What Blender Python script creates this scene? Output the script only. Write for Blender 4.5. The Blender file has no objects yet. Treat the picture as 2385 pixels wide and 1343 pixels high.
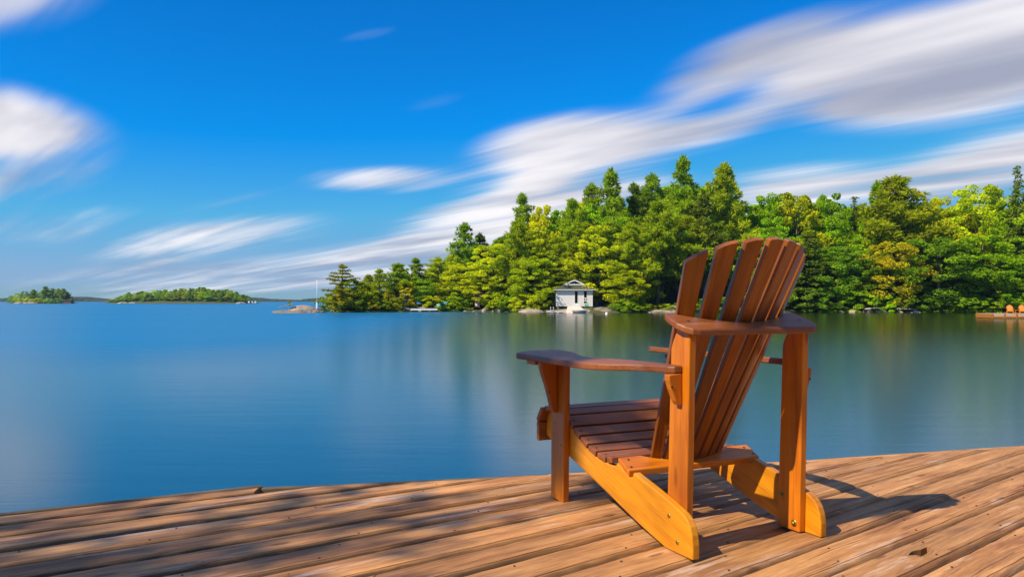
import bpy, bmesh, math, random
import numpy as np
from mathutils import Vector, Matrix

random.seed(7)
RNG = np.random.default_rng(11)
SC = bpy.context.scene
COL = SC.collection
RAD = math.radians

# ------------------------------------------------------------------ camera
EYE = 0.80            # eye height above the dock planks
WATER = -1.20         # lake surface, metres below the planks
FPX = 1800.0          # focal length for a 2385 wide frame
PITCH = math.atan(28.5 / FPX)
cam_d = bpy.data.cameras.new('camera')
cam = bpy.data.objects.new('camera', cam_d)
COL.objects.link(cam)
cam.location = (0, 0, EYE)
cam.rotation_euler = (math.pi / 2 + PITCH, 0, 0)
cam_d.sensor_width = 36.0
cam_d.lens = FPX / 2385.0 * 36.0
cam_d.clip_start = 0.05
cam_d.clip_end = 9000
SC.camera = cam

# ------------------------------------------------------------------ node helper
class NT:
    def __init__(self, tree):
        self.t = tree
        self.n = tree.nodes
        self.l = tree.links
    def new(self, typ, **kw):
        nd = self.n.new(typ)
        for k, v in kw.items():
            setattr(nd, k, v)
        return nd
    def put(self, sock, v):
        if v is None:
            return
        if isinstance(v, bpy.types.NodeSocket):
            self.l.new(v, sock)
        else:
            sock.default_value = v
    def math(self, op, a, b=None, c=None, clamp=False):
        nd = self.new('ShaderNodeMath', operation=op, use_clamp=clamp)
        for i, v in enumerate((a, b, c)):
            self.put(nd.inputs[i], v)
        return nd.outputs[0]
    def vmath(self, op, a, b=None, scale=None):
        nd = self.new('ShaderNodeVectorMath', operation=op)
        self.put(nd.inputs[0], a)
        self.put(nd.inputs[1], b)
        if scale is not None:
            self.put(nd.inputs['Scale'], scale)
        return nd.outputs['Value'] if op in ('DOT_PRODUCT', 'LENGTH') else nd.outputs[0]
    def mapping(self, vec, loc=(0, 0, 0), rot=(0, 0, 0), scale=(1, 1, 1), typ='POINT'):
        nd = self.new('ShaderNodeMapping', vector_type=typ)
        self.put(nd.inputs['Vector'], vec)
        nd.inputs['Location'].default_value = loc
        nd.inputs['Rotation'].default_value = rot
        nd.inputs['Scale'].default_value = scale
        return nd.outputs[0]
    def noise(self, vec, scale=1.0, detail=4.0, rough=0.55, dist=0.0):
        nd = self.new('ShaderNodeTexNoise')
        self.put(nd.inputs['Vector'], vec)
        nd.inputs['Scale'].default_value = scale
        nd.inputs['Detail'].default_value = detail
        nd.inputs['Roughness'].default_value = rough
        nd.inputs['Distortion'].default_value = dist
        return nd.outputs['Fac']
    def ramp(self, fac, stops):
        nd = self.new('ShaderNodeValToRGB')
        self.put(nd.inputs[0], fac)
        e = nd.color_ramp.elements
        while len(e) < len(stops):
            e.new(0.5)
        for el, (p, c) in zip(e, stops):
            el.position = p
            el.color = (c, c, c, 1) if isinstance(c, (int, float)) else (*c, 1)
        return nd.outputs[0]
    def smooth(self, v, lo, hi, a=0.0, b=1.0):
        nd = self.new('ShaderNodeMapRange', interpolation_type='SMOOTHSTEP')
        self.put(nd.inputs[0], v)
        for i, x in enumerate((lo, hi, a, b)):
            self.put(nd.inputs[i + 1], x)
        return nd.outputs[0]
    def mix(self, fac, a, b, blend='MIX'):
        nd = self.new('ShaderNodeMix', data_type='RGBA', blend_type=blend)
        self.put(nd.inputs[0], fac)
        for i, v in ((6, a), (7, b)):
            if isinstance(v, tuple) and len(v) == 3:
                v = (*v, 1)
            self.put(nd.inputs[i], v)
        return nd.outputs[2]
    def sep(self, v):
        nd = self.new('ShaderNodeSeparateXYZ')
        self.put(nd.inputs[0], v)
        return nd.outputs
    def comb(self, x=0.0, y=0.0, z=0.0):
        nd = self.new('ShaderNodeCombineXYZ')
        for i, v in enumerate((x, y, z)):
            self.put(nd.inputs[i], v)
        return nd.outputs[0]

# ------------------------------------------------------------------ sun and sky
SUN_EL, SUN_TRAVEL = RAD(44.5), RAD(33.5)       # light travels towards +x, a little towards +y
sun_dir = Vector((math.cos(SUN_TRAVEL) * math.cos(SUN_EL), math.sin(SUN_TRAVEL) * math.cos(SUN_EL), -math.sin(SUN_EL)))
sun_d = bpy.data.lights.new('sun', 'SUN')
sun_d.energy = 4.2
sun_d.angle = RAD(0.5)
sun_d.color = (1.0, 0.84, 0.60)
sun = bpy.data.objects.new('sun', sun_d)
COL.objects.link(sun)
sun.rotation_euler = sun_dir.to_track_quat('-Z', 'Y').to_euler()
sun.location = (-20, -12, 30)

world = bpy.data.worlds.new('World')
SC.world = world
world.use_nodes = True
world.cycles.sampling_method = 'MANUAL'
world.cycles.sample_map_resolution = 512
W = NT(world.node_tree)
W.n.clear()
w_out = W.new('ShaderNodeOutputWorld')
w_bg = W.new('ShaderNodeBackground')
W.l.new(w_bg.outputs[0], w_out.inputs[0])
sky = W.new('ShaderNodeTexSky', sky_type='NISHITA')
sky.sun_disc = False
sky.sun_elevation = SUN_EL
sky.sun_rotation = math.atan2(-sun_dir.x, -sun_dir.y)
sky.altitude = 200
sky.air_density = 1.0
sky.dust_density = 0.15
sky.ozone_density = 4.0
# deep polarised blue: less red overall, a calmer horizon
SKY = 0.12
w_bg.inputs['Strength'].default_value = SKY
sr, sg, sb = W.sep(sky.outputs[0])
deep = W.comb(W.math('MULTIPLY', W.math('MAXIMUM', W.math('SUBTRACT', W.math('MINIMUM', sr, 5.4), 1.9), 0.02), 0.045 / SKY),
              W.math('MULTIPLY', W.math('SUBTRACT', W.math('MINIMUM', sg, 4.75), 0.28), 0.0605 / SKY),
              W.math('MULTIPLY', W.math('SUBTRACT', W.math('MULTIPLY', W.math('MINIMUM', sb, 5.2), 0.122), W.math('MULTIPLY', sr, 0.034)), 0.91 / SKY))
direction = W.new('ShaderNodeTexCoord').outputs['Generated']
dx, dy, dz = W.sep(direction)
az = W.math('ARCTAN2', dx, dy)
el = W.math('ARCSINE', dz)
ae = W.comb(az, el, 0.0)
# cloud sheet coordinates: the sheet drifts along WIND, so everything on it is drawn out that way
WIND = RAD(-43)
hgt = W.math('ADD', W.math('MAXIMUM', dz, 0.0), 0.055)
sheet = W.comb(W.math('DIVIDE', dx, hgt), W.math('DIVIDE', dy, hgt), 0.0)
drift = W.mapping(sheet, rot=(0, 0, WIND))
streak = W.noise(W.mapping(drift, scale=(1.35, 0.17, 1)), 1.0, 5.0, 0.52, 0.25)
broad = W.noise(W.mapping(drift, scale=(0.42, 0.13, 1), loc=(3.1, 1.7, 0)), 1.0, 3.0, 0.5)
fine = W.noise(W.mapping(drift, scale=(4.5, 0.16, 1), loc=(7.7, 2.2, 0)), 1.0, 4.0, 0.6)
# cloud banks: azimuth, elevation, half length, half height, tilt (degrees), strength
BANKS = [
    (14.5, 16.4, 4.2, 1.5, 20, 0.80), (19.0, 17.6, 4.0, 1.5, 16, 0.70), (23.5, 16.4, 6.0, 2.5, 10, 1.05), (33.0, 15.6, 7.5, 3.5, 10, 1.20), (29.0, 12.9, 7.0, 1.5, 6, 0.8), (41.0, 16.5, 8.0, 3.6, 8, 1.1), (25.5, 13.2, 5.5, 1.3, 6, 0.85), (14.0, 14.4, 3.6, 0.7, 18, 0.45), (20.0, 14.4, 4.0, 1.1, 12, 0.6),
    (3.0, 11.0, 5.6, 2.2, 10, 1.45), (9.5, 11.6, 4.6, 1.8, 9, 1.10), (15.5, 12.2, 3.6, 1.3, 10, 0.85), (2.5, 9.2, 3.6, 0.9, 16, 0.55),
    (-9.0, 8.8, 5.4, 0.95, 2, 0.95), (-2.5, 7.1, 6.0, 0.95, 14, 0.85), (5.0, 7.4, 7.0, 1.4, 10, 0.9),
    (-21.0, 4.4, 8.0, 1.25, 9, 0.95), (-8.0, 3.6, 9.0, 1.2, 9, 0.75), (-14.0, 1.6, 16.0, 1.0, 6, 0.70), (-1.0, 5.6, 7.0, 0.9, 10, 0.6), (6.0, 4.0, 9.0, 2.0, 6, 0.75), (-25.0, 1.8, 9.0, 0.8, 6, 0.45),
    (-33.8, 10.9, 5.8, 2.2, -5, 1.25), (-34.5, 18.6, 6.5, 2.5, 18, 1.3), (-32.5, 7.2, 5.0, 1.2, 12, 0.75), (-31.0, 4.9, 6.0, 1.0, 10, 0.6), (-20.0, 7.0, 5.0, 0.5, 12, 0.28),
    (32.0, 8.5, 7.5, 1.6, 9, 1.30), (20.0, 7.7, 6.0, 1.5, 4, 1.15), (44.0, 10.0, 8.0, 1.6, 6, 0.9), (-6.0, 14.4, 3.2, 0.7, 12, 0.30), (-10.5, 18.8, 2.6, 0.45, 14, 0.26),
    (62.0, 24.0, 16.0, 6.0, 8, 1.0), (75.0, 9.0, 14.0, 3.0, 5, 0.9), (-66.0, 20.0, 15.0, 5.0, -6, 1.0), (-80.0, 8.0, 16.0, 3.0, 0, 0.8),
    (118.0, 22.0, 20.0, 6.0, 8, 1.0), (155.0, 12.0, 18.0, 4.0, 4, 0.9), (-125.0, 15.0, 20.0, 5.0, -5, 0.9), (-165.0, 28.0, 18.0, 6.0, 0, 0.9),
    (20.0, 38.0, 34.0, 7.0, 10, 1.1), (-50.0, 42.0, 30.0, 8.0, 0, 1.1), (100.0, 48.0, 40.0, 9.0, 0, 1.1), (-140.0, 50.0, 40.0, 9.0, 0, 1.1), (0.0, 62.0, 70.0, 8.0, 0, 1.0), (150.0, 66.0, 80.0, 9.0, 0, 1.0), (0.0, 84.0, 400.0, 7.0, 0, 0.9),  # unseen overhead banks, added to raise the ambient fill light
]
cover = None
for a0, e0, ra, re, ti, amp in BANKS:
    q = W.mapping(ae, (RAD(a0), RAD(e0), 0), (0, 0, RAD(ti)), (RAD(ra), RAD(re), 1), 'TEXTURE')
    q = W.vmath('DOT_PRODUCT', q, q)
    g = W.math('MULTIPLY', W.math('POWER', 2.718, W.math('MULTIPLY', W.math('POWER', q, 1.35), -1.0)), amp)
    cover = g if cover is None else W.math('ADD', cover, g)
tex = W.math('ADD', W.math('MULTIPLY', W.math('SUBTRACT', streak, 0.5), 2.3), W.math('MULTIPLY', W.math('SUBTRACT', fine, 0.5), 1.05))
tex = W.math('ADD', tex, W.math('MULTIPLY', W.math('SUBTRACT', broad, 0.5), 1.1))
dens = W.math('ADD', cover, W.math('MULTIPLY', tex, W.smooth(cover, 0.0, 0.7, 0.10, 1.0)))
dens = W.smooth(dens, 0.12, 1.35)
mottle = W.noise(W.mapping(drift, scale=(1.2, 0.34, 1), loc=(0.4, 8.1, 0)), 1.0, 4.0, 0.5)
body = W.smooth(W.math('ADD', W.math('MULTIPLY', mottle, 1.3), W.math('MULTIPLY', streak, 0.5)), 0.62, 1.10)
CG = 1.0 / SKY
ccol = W.mix(body, (0.235 * CG, 0.25 * CG, 0.32 * CG), (0.64 * CG, 0.615 * CG, 0.625 * CG))
final = W.mix(W.math('MULTIPLY', dens, 0.97), deep, ccol)
W.l.new(final, w_bg.inputs['Color'])

SC.view_settings.view_transform = 'Standard'
SC.view_settings.look = 'None'
SC.view_settings.exposure = 0.72
SC.view_settings.gamma = 1.0
SC.view_settings.use_curve_mapping = False

# ------------------------------------------------------------------ object helpers
def tag(o, label=None, category=None, group=None, kind=None):
    for k, v in (('label', label), ('category', category), ('group', group), ('kind', kind)):
        if v:
            o[k] = v
    return o

def link(o, parent=None):
    COL.objects.link(o)
    if parent is not None:
        o.parent = parent
    return o

def empty(name, loc=(0, 0, 0), rz=0.0):
    o = bpy.data.objects.new(name, None)
    o.empty_display_size = 0.2
    o.location = loc
    o.rotation_euler = (0, 0, rz)
    return link(o)

def mesh_of(name, verts, faces, mat, grain=None, smooth=False, tone=None):
    me = bpy.data.meshes.new(name)
    me.from_pydata([tuple(v) for v in verts], [], [tuple(f) for f in faces])
    if mat is not None:
        me.materials.append(mat)
    if grain is not None:
        set_grain(me, grain)
    if smooth:
        me.polygons.foreach_set('use_smooth', [True] * len(me.polygons))
    me.update()
    return me

def set_grain(me, g):
    """Store coordinates whose x runs along the wood grain direction g."""
    g = Vector(g).normalized()
    u = g.cross(Vector((0, 0, 1)) if abs(g.z) < 0.9 else Vector((1, 0, 0))).normalized()
    w = g.cross(u)
    n = len(me.vertices)
    co = np.empty(n * 3)
    me.vertices.foreach_get('co', co)
    co = co.reshape(-1, 3)
    out = np.stack([co @ np.array(g), co @ np.array(u), co @ np.array(w)], 1)
    at = me.attributes.new('gc', 'FLOAT_VECTOR', 'POINT')
    at.data.foreach_set('vector', out.ravel())

def add(name, me, parent=None, loc=None, rot=None, bevel=0.0, segs=2):
    o = bpy.data.objects.new(name, me)
    link(o, parent)
    if loc is not None:
        o.location = loc
    if rot is not None:
        o.rotation_euler = rot
    if bevel:
        b = o.modifiers.new('bevel', 'BEVEL')
        b.width = bevel
        b.segments = segs
        b.limit_method = 'ANGLE'
        b.angle_limit = RAD(35)
    return o

def prism(poly, axis, a, b):
    """Extrude a closed 2D outline along an axis: 'x' -> (y,z) outline, 'y' -> (x,z), 'z' -> (x,y)."""
    n = len(poly)
    def P(p, t):
        return {'x': (t, p[0], p[1]), 'y': (p[0], t, p[1]), 'z': (p[0], p[1], t)}[axis]
    v = [P(p, a) for p in poly] + [P(p, b) for p in poly]
    area = sum(poly[i][0] * poly[(i + 1) % n][1] - poly[(i + 1) % n][0] * poly[i][1] for i in range(n))
    f = [list(range(n - 1, -1, -1)), list(range(n, 2 * n))] + [[i, (i + 1) % n, n + (i + 1) % n, n + i] for i in range(n)]
    flip = (area < 0) != (axis == 'y')
    if flip:
        f = [q[::-1] for q in f]
    return v, f

def box(x0, x1, y0, y1, z0, z1):
    return prism([(x0, y0), (x1, y0), (x1, y1), (x0, y1)], 'z', z0, z1)

def join(*parts):
    V, F = [], []
    for v, f in parts:
        k = len(V)
        V += list(v)
        F += [[i + k for i in q] for q in f]
    return V, F

def tube(pts, radii, seg=8, cap=True):
    V, F = [], []
    pts = [Vector(p) for p in pts]
    for i, p in enumerate(pts):
        d = (pts[min(i + 1, len(pts) - 1)] - pts[max(i - 1, 0)]).normalized()
        u = d.cross(Vector((0.31, 0.95, 0.07))).normalized()
        w = d.cross(u)
        for k in range(seg):
            a = 2 * math.pi * k / seg
            V.append(p + (u * math.cos(a) + w * math.sin(a)) * radii[i])
    for i in range(len(pts) - 1):
        for k in range(seg):
            F.append([i * seg + k, (i + 1) * seg + k, (i + 1) * seg + (k + 1) % seg, i * seg + (k + 1) % seg])
    if cap:
        F.append(list(range(seg)))
        F.append([(len(pts) - 1) * seg + k for k in range(seg - 1, -1, -1)])
    return V, F

def disc(c, n, r, h, seg=10):
    """A low round head standing off a surface with normal n."""
    n = Vector(n).normalized()
    c = Vector(c)
    return tube([c - n * 0.001, c + n * h * 0.6, c + n * h], [r, r, r * 0.7], seg)

def copy_tree(o, parent=None):
    c = o.copy()
    COL.objects.link(c)
    c.parent = parent
    for ch in o.children:
        copy_tree(ch, c)
    return c

# ------------------------------------------------------------------ materials
def material(name):
    m = bpy.data.materials.new(name)
    m.use_nodes = True
    t = NT(m.node_tree)
    return m, t, t.n['Principled BSDF']

def wood(name, dark, mid, light, rough=0.5, coat=0.0, bump=0.12, knots=0.5, bleach=None, bleach_amt=0.0, moss_shade=None):
    m, t, p = material(name)
    at = t.new('ShaderNodeAttribute', attribute_name='gc').outputs['Vector']
    rnd = t.new('ShaderNodeObjectInfo').outputs['Random']
    off = t.vmath('SCALE', t.comb(3.1, 1.7, 2.3), scale=t.math('MULTIPLY', rnd, 40.0))
    c = t.vmath('ADD', at, off)
    warp = t.noise(t.mapping(c, scale=(1.5, 6, 6)), 1.0, 2.0)
    cw = t.vmath('ADD', c, t.vmath('SCALE', t.comb(0.0, 1.0, 1.0), scale=t.math('MULTIPLY', t.math('SUBTRACT', warp, 0.5), 0.05)))
    coarse = t.noise(t.mapping(cw, scale=(1.6, 26, 26)), 1.0, 5.0, 0.65)
    finef = t.noise(t.mapping(cw, scale=(5.0, 170, 170)), 1.0, 3.0, 0.65)
    blotch = t.noise(t.mapping(c, scale=(2.2, 7, 7)), 1.0, 4.0, 0.6)
    g = t.math('ADD', t.math('MULTIPLY', coarse, 0.6), t.math('MULTIPLY', finef, 0.4))
    col = t.ramp(g, [(0.34, dark), (0.50, mid), (0.66, light)])
    col = t.mix(t.smooth(blotch, 0.40, 0.68, 0.0, 0.75), col, t.mix(1.0, col, (0.58, 0.50, 0.48), 'MULTIPLY'))
    vor = t.new('ShaderNodeTexVoronoi')
    t.put(vor.inputs['Vector'], t.mapping(c, scale=(2.6, 9, 9)))
    vor.inputs['Scale'].default_value = 1.0
    kn = t.smooth(vor.outputs['Distance'], 0.05, 0.13, 1.0, 0.0)
    col = t.mix(t.math('MULTIPLY', kn, knots), col, (dark[0] * 0.45, dark[1] * 0.4, dark[2] * 0.4))
    if bleach is not None:
        bl = t.noise(t.mapping(c, scale=(2.0, 18, 18), loc=(9, 4, 2)), 1.0, 5.0, 0.65)
        col = t.mix(t.math('MULTIPLY', t.smooth(bl, 0.56, 0.72), bleach_amt), col, bleach)
    if moss_shade is not None:        # algae and dirt in the joints, plus gap shade painted into the colour
        mk = t.new('ShaderNodeAttribute', attribute_name='moss_shade').outputs['Fac']
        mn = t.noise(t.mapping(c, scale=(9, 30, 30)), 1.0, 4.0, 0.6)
        col = t.mix(t.math('MULTIPLY', mk, t.smooth(mn, 0.25, 0.55, 0.45, 0.95)), col, moss_shade)
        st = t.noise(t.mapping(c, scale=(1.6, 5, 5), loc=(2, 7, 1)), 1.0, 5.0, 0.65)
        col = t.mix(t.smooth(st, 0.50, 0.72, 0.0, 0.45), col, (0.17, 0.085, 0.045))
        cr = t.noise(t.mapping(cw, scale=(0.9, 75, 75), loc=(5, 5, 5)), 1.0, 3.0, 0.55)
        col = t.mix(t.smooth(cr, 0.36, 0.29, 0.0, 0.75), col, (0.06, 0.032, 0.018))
    bri = t.math('ADD', 0.86 if moss_shade is None else 0.74, t.math('MULTIPLY', rnd, 0.28 if moss_shade is None else 0.52))
    col = t.mix(1.0, col, t.comb(bri, bri, bri), 'MULTIPLY')
    t.put(p.inputs['Base Color'], col)
    t.put(p.inputs['Roughness'], t.math('ADD', rough, t.math('MULTIPLY', t.math('SUBTRACT', blotch, 0.5), 0.25)))
    p.inputs['Coat Weight'].default_value = coat
    p.inputs['Coat Roughness'].default_value = 0.35
    b = t.new('ShaderNodeBump')
    b.inputs['Strength'].default_value = bump
    b.inputs['Distance'].default_value = 0.004
    t.put(b.inputs['Height'], g)
    t.put(p.inputs['Normal'], b.outputs[0])
    return m

def plain(name, col, rough=0.6, metal=0.0, var=0.15, scale=6.0, bump=0.0):
    m, t, p = material(name)
    co = t.new('ShaderNodeTexCoord').outputs['Object']
    n = t.noise(co, scale, 5.0, 0.6)
    c = t.mix(1.0, (*col, 1), t.ramp(n, [(0.25, 1 - var), (0.75, 1 + var * 0.6)]), 'MULTIPLY')
    t.put(p.inputs['Base Color'], c)
    p.inputs['Roughness'].default_value = rough
    p.inputs['Metallic'].default_value = metal
    if bump:
        b = t.new('ShaderNodeBump')
        b.inputs['Strength'].default_value = bump
        t.put(b.inputs['Height'], n)
        t.put(p.inputs['Normal'], b.outputs[0])
    return m

M = {}
M['stain'] = wood('orange_stained_cedar', (0.38, 0.085, 0.002), (0.57, 0.165, 0.004), (0.66, 0.225, 0.008), 0.42, 0.28, 0.16, 0.6)
M['stain_gold'] = wood('golden_stained_cedar', (0.47, 0.155, 0.003), (0.66, 0.26, 0.005), (0.74, 0.33, 0.010), 0.42, 0.28, 0.16, 0.6)
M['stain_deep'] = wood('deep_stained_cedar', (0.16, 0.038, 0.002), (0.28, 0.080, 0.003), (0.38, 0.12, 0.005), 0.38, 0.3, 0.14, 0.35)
M['stain_red'] = wood('red_brown_stained_cedar', (0.17, 0.050, 0.014), (0.27, 0.085, 0.024), (0.34, 0.115, 0.034), 0.50, 0.08, 0.14, 0.3, (0.42, 0.27, 0.22), 0.25)
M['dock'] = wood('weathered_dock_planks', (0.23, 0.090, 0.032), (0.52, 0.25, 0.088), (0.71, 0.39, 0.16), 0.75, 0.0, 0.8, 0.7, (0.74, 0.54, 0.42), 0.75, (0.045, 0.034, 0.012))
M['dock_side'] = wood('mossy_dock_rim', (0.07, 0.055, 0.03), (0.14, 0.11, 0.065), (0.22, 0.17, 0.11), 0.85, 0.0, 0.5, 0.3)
M['brass'] = plain('tarnished_brass', (0.42, 0.30, 0.07), 0.4, 0.9, 0.4, 60)
M['rust'] = plain('rusty_nail', (0.035, 0.022, 0.015), 0.7, 0.2, 0.3, 80)
M['screw'] = plain('dark_screw', (0.03, 0.018, 0.012), 0.5, 0.5, 0.3, 80)

def leaf_material():
    m, t, p = material('leaves')
    oi = t.new('ShaderNodeObjectInfo')
    tone = t.new('ShaderNodeAttribute', attribute_name='tone').outputs['Fac']
    co = t.new('ShaderNodeTexCoord').outputs['Object']
    n = t.noise(co, 5.0, 3.0, 0.6)
    k = t.math('ADD', t.math('MULTIPLY', tone, 0.75), t.math('MULTIPLY', n, 0.9))
    kk = t.math('ADD', 0.34, k)
    col = t.mix(1.0, oi.outputs['Color'], t.comb(kk, kk, kk), 'MULTIPLY')
    warm = t.mix(1.0, col, (1.35, 1.05, 0.6), 'MULTIPLY')
    col = t.mix(t.smooth(tone, 0.55, 1.0, 0.0, 0.6), col, warm)
    d = t.new('ShaderNodeBsdfDiffuse')
    tr = t.new('ShaderNodeBsdfTranslucent')
    t.put(d.inputs[0], col)
    t.put(tr.inputs[0], t.mix(1.0, col, (1.15, 1.2, 0.5), 'MULTIPLY'))
    mx = t.new('ShaderNodeMixShader')
    mx.inputs[0].default_value = 0.42
    t.l.new(d.outputs[0], mx.inputs[1])
    t.l.new(tr.outputs[0], mx.inputs[2])
    out = [x for x in t.n if x.type == 'OUTPUT_MATERIAL'][0]
    t.l.new(mx.outputs[0], out.inputs[0])
    t.n.remove(p)
    return m
M['leaf'] = leaf_material()
M['bark'] = plain('pine_bark', (0.16, 0.095, 0.06), 0.9, 0, 0.5, 14, 0.4)
M['bark_grey'] = plain('grey_bark', (0.13, 0.11, 0.085), 0.9, 0, 0.5, 14, 0.4)
M['rock'] = plain('lichened_granite', (0.20, 0.17, 0.14), 0.9, 0, 0.6, 2.4, 1.0)
M['rock_pale'] = plain('pale_granite', (0.33, 0.28, 0.23), 0.85, 0, 0.5, 2.0, 0.9)
M['white'] = plain('white_paint', (0.78, 0.77, 0.76), 0.5, 0, 0.06, 3)
M['shingle'] = plain('green_grey_shingles', (0.055, 0.068, 0.042), 0.85, 0, 0.45, 5)
M['dark'] = plain('dark_interior', (0.012, 0.012, 0.012), 0.6, 0, 0.3, 3)
M['brownwood'] = plain('brown_boards', (0.12, 0.055, 0.03), 0.8, 0, 0.4, 5)
M['teal'] = plain('teal_paint', (0.03, 0.30, 0.32), 0.45, 0, 0.1, 5)
M['green'] = plain('green_paint', (0.06, 0.30, 0.20), 0.5, 0, 0.1, 5)
M['orange'] = plain('orange_paint', (0.62, 0.20, 0.008), 0.5, 0, 0.1, 5)
M['tan'] = plain('pale_boards', (0.50, 0.37, 0.25), 0.75, 0, 0.2, 3)
M['beam'] = plain('orange_brown_beam', (0.36, 0.14, 0.02), 0.7, 0, 0.2, 3)
M['bluep'] = plain('blue_plastic', (0.02, 0.10, 0.45), 0.4, 0, 0.1, 5)

def glass_material():
    m, t, p = material('dark_window_glass')
    p.inputs['Base Color'].default_value = (0.010, 0.011, 0.012, 1)
    p.inputs['Roughness'].default_value = 0.06
    return m
M['glass'] = glass_material()

def water_material():
    m, t, p = material('still_lake_water')
    co = t.new('ShaderNodeTexCoord').outputs['Object']
    n1 = t.noise(t.mapping(co, scale=(0.02, 0.05, 1)), 1.0, 3.0, 0.5)
    ox, oy, oz = t.sep(co)
    open_lake = t.math('MULTIPLY', t.smooth(ox, -1.0, -16.0), t.smooth(oy, 12.0, 40.0))     # ruffled by wind; bluer base colour imitates reflected sky
    tree_reflection = t.math('MULTIPLY', t.smooth(ox, -8.0, 8.0), t.smooth(oy, 14.0, 60.0))        # dark green base painted in for the reflected wooded shore
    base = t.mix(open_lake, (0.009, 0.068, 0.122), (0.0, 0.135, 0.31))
    base = t.mix(tree_reflection, base, (0.010, 0.018, 0.003))
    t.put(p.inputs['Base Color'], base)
    t.put(p.inputs['Roughness'], t.math('ADD', t.math('ADD', 0.14, t.math('MULTIPLY', n1, 0.06)), t.math('SUBTRACT', t.math('MULTIPLY', open_lake, 0.14), t.math('MULTIPLY', tree_reflection, 0.035))))
    p.inputs['IOR'].default_value = 1.33
    n2 = t.math('ADD', t.noise(t.mapping(co, scale=(0.30, 1.5, 1)), 1.0, 4.0, 0.6), t.math('MULTIPLY', t.noise(t.mapping(co, scale=(1.5, 9.0, 1)), 1.0, 3.0, 0.6), 0.35))
    b = t.new('ShaderNodeBump')
    b.inputs['Strength'].default_value = 0.16
    b.inputs['Distance'].default_value = 0.025
    t.put(b.inputs['Height'], n2)
    t.put(p.inputs['Normal'], b.outputs[0])
    return m
M['water'] = water_material()

def ground_material():
    m, t, p = material('forest_floor')
    co = t.new('ShaderNodeTexCoord').outputs['Object']
    n = t.noise(co, 0.35, 6.0, 0.65)
    n2 = t.noise(co, 2.5, 4.0, 0.6)
    col = t.ramp(n, [(0.30, (0.05, 0.04, 0.02)), (0.5, (0.055, 0.07, 0.015)), (0.7, (0.09, 0.12, 0.02))])
    col = t.mix(t.smooth(n2, 0.55, 0.75, 0, 0.6), col, (0.12, 0.09, 0.06))
    t.put(p.inputs['Base Color'], col)
    p.inputs['Roughness'].default_value = 0.95
    return m
M['ground'] = ground_material()

# ------------------------------------------------------------------ lake
v, f = [(-5000, -400, 0), (5000, -400, 0), (5000, 7000, 0), (-5000, 7000, 0)], [(0, 1, 2, 3)]
lake = add('water', mesh_of('water', v, f, M['water']), loc=(0, 0, WATER))
tag(lake, kind='structure')

# ------------------------------------------------------------------ dock
ANG = [30.8, 32.2, 33.0, 34.0, 34.4, 35.0, 35.7, 36.6, 37.6, 38.0, 38.4, 38.4, 38.4, 38.4]
ANCH = [(-1.39, 3.03), (-1.08, 3.04), (-0.93, 2.945), (-0.69, 2.90), (-0.62, 2.765), (-0.43, 2.69), (-0.19, 2.66), (0.03, 2.60),
        (0.95, 3.12), (1.30, 3.19), (2.01, 3.545), (1.79, 3.165), (1.58, 2.795), (1.50, 2.525)]
GAPS = [(Vector(p), Vector((math.cos(RAD(a)), math.sin(RAD(a))))) for p, a in zip(ANCH, ANG)]
d38 = GAPS[-1][1]
n38 = Vector((d38.y, -d38.x))
for k in range(1, 13):
    GAPS.append((GAPS[13][0] + n38 * 0.165 * k, d38))
RIM = [(-1.075, 3.325), (-0.734, 3.378), (-0.368, 3.459), (0.173, 3.569), (1.479, 3.885), (2.034, 4.047), (2.823, 4.274), (4.6, 4.77)]
def rim_y(x):
    for (x0, y0), (x1, y1) in zip(RIM, RIM[1:]):
        if x <= x1:
            return y0 + (y1 - y0) * (x - x0) / (x1 - x0)
    return RIM[-1][1]
def hit_rim(line):
    p, d = line
    lo, hi = -6.0, 8.0
    for _ in range(60):
        m = (lo + hi) / 2
        q = p + d * m
        if q.x > 4.4 or q.y > rim_y(q.x) - 0.014:
            hi = m
        else:
            lo = m
    return p + d * lo
def left_end(line, x):
    p, d = line
    return p + d * ((x - p.x) / d.x)

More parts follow.
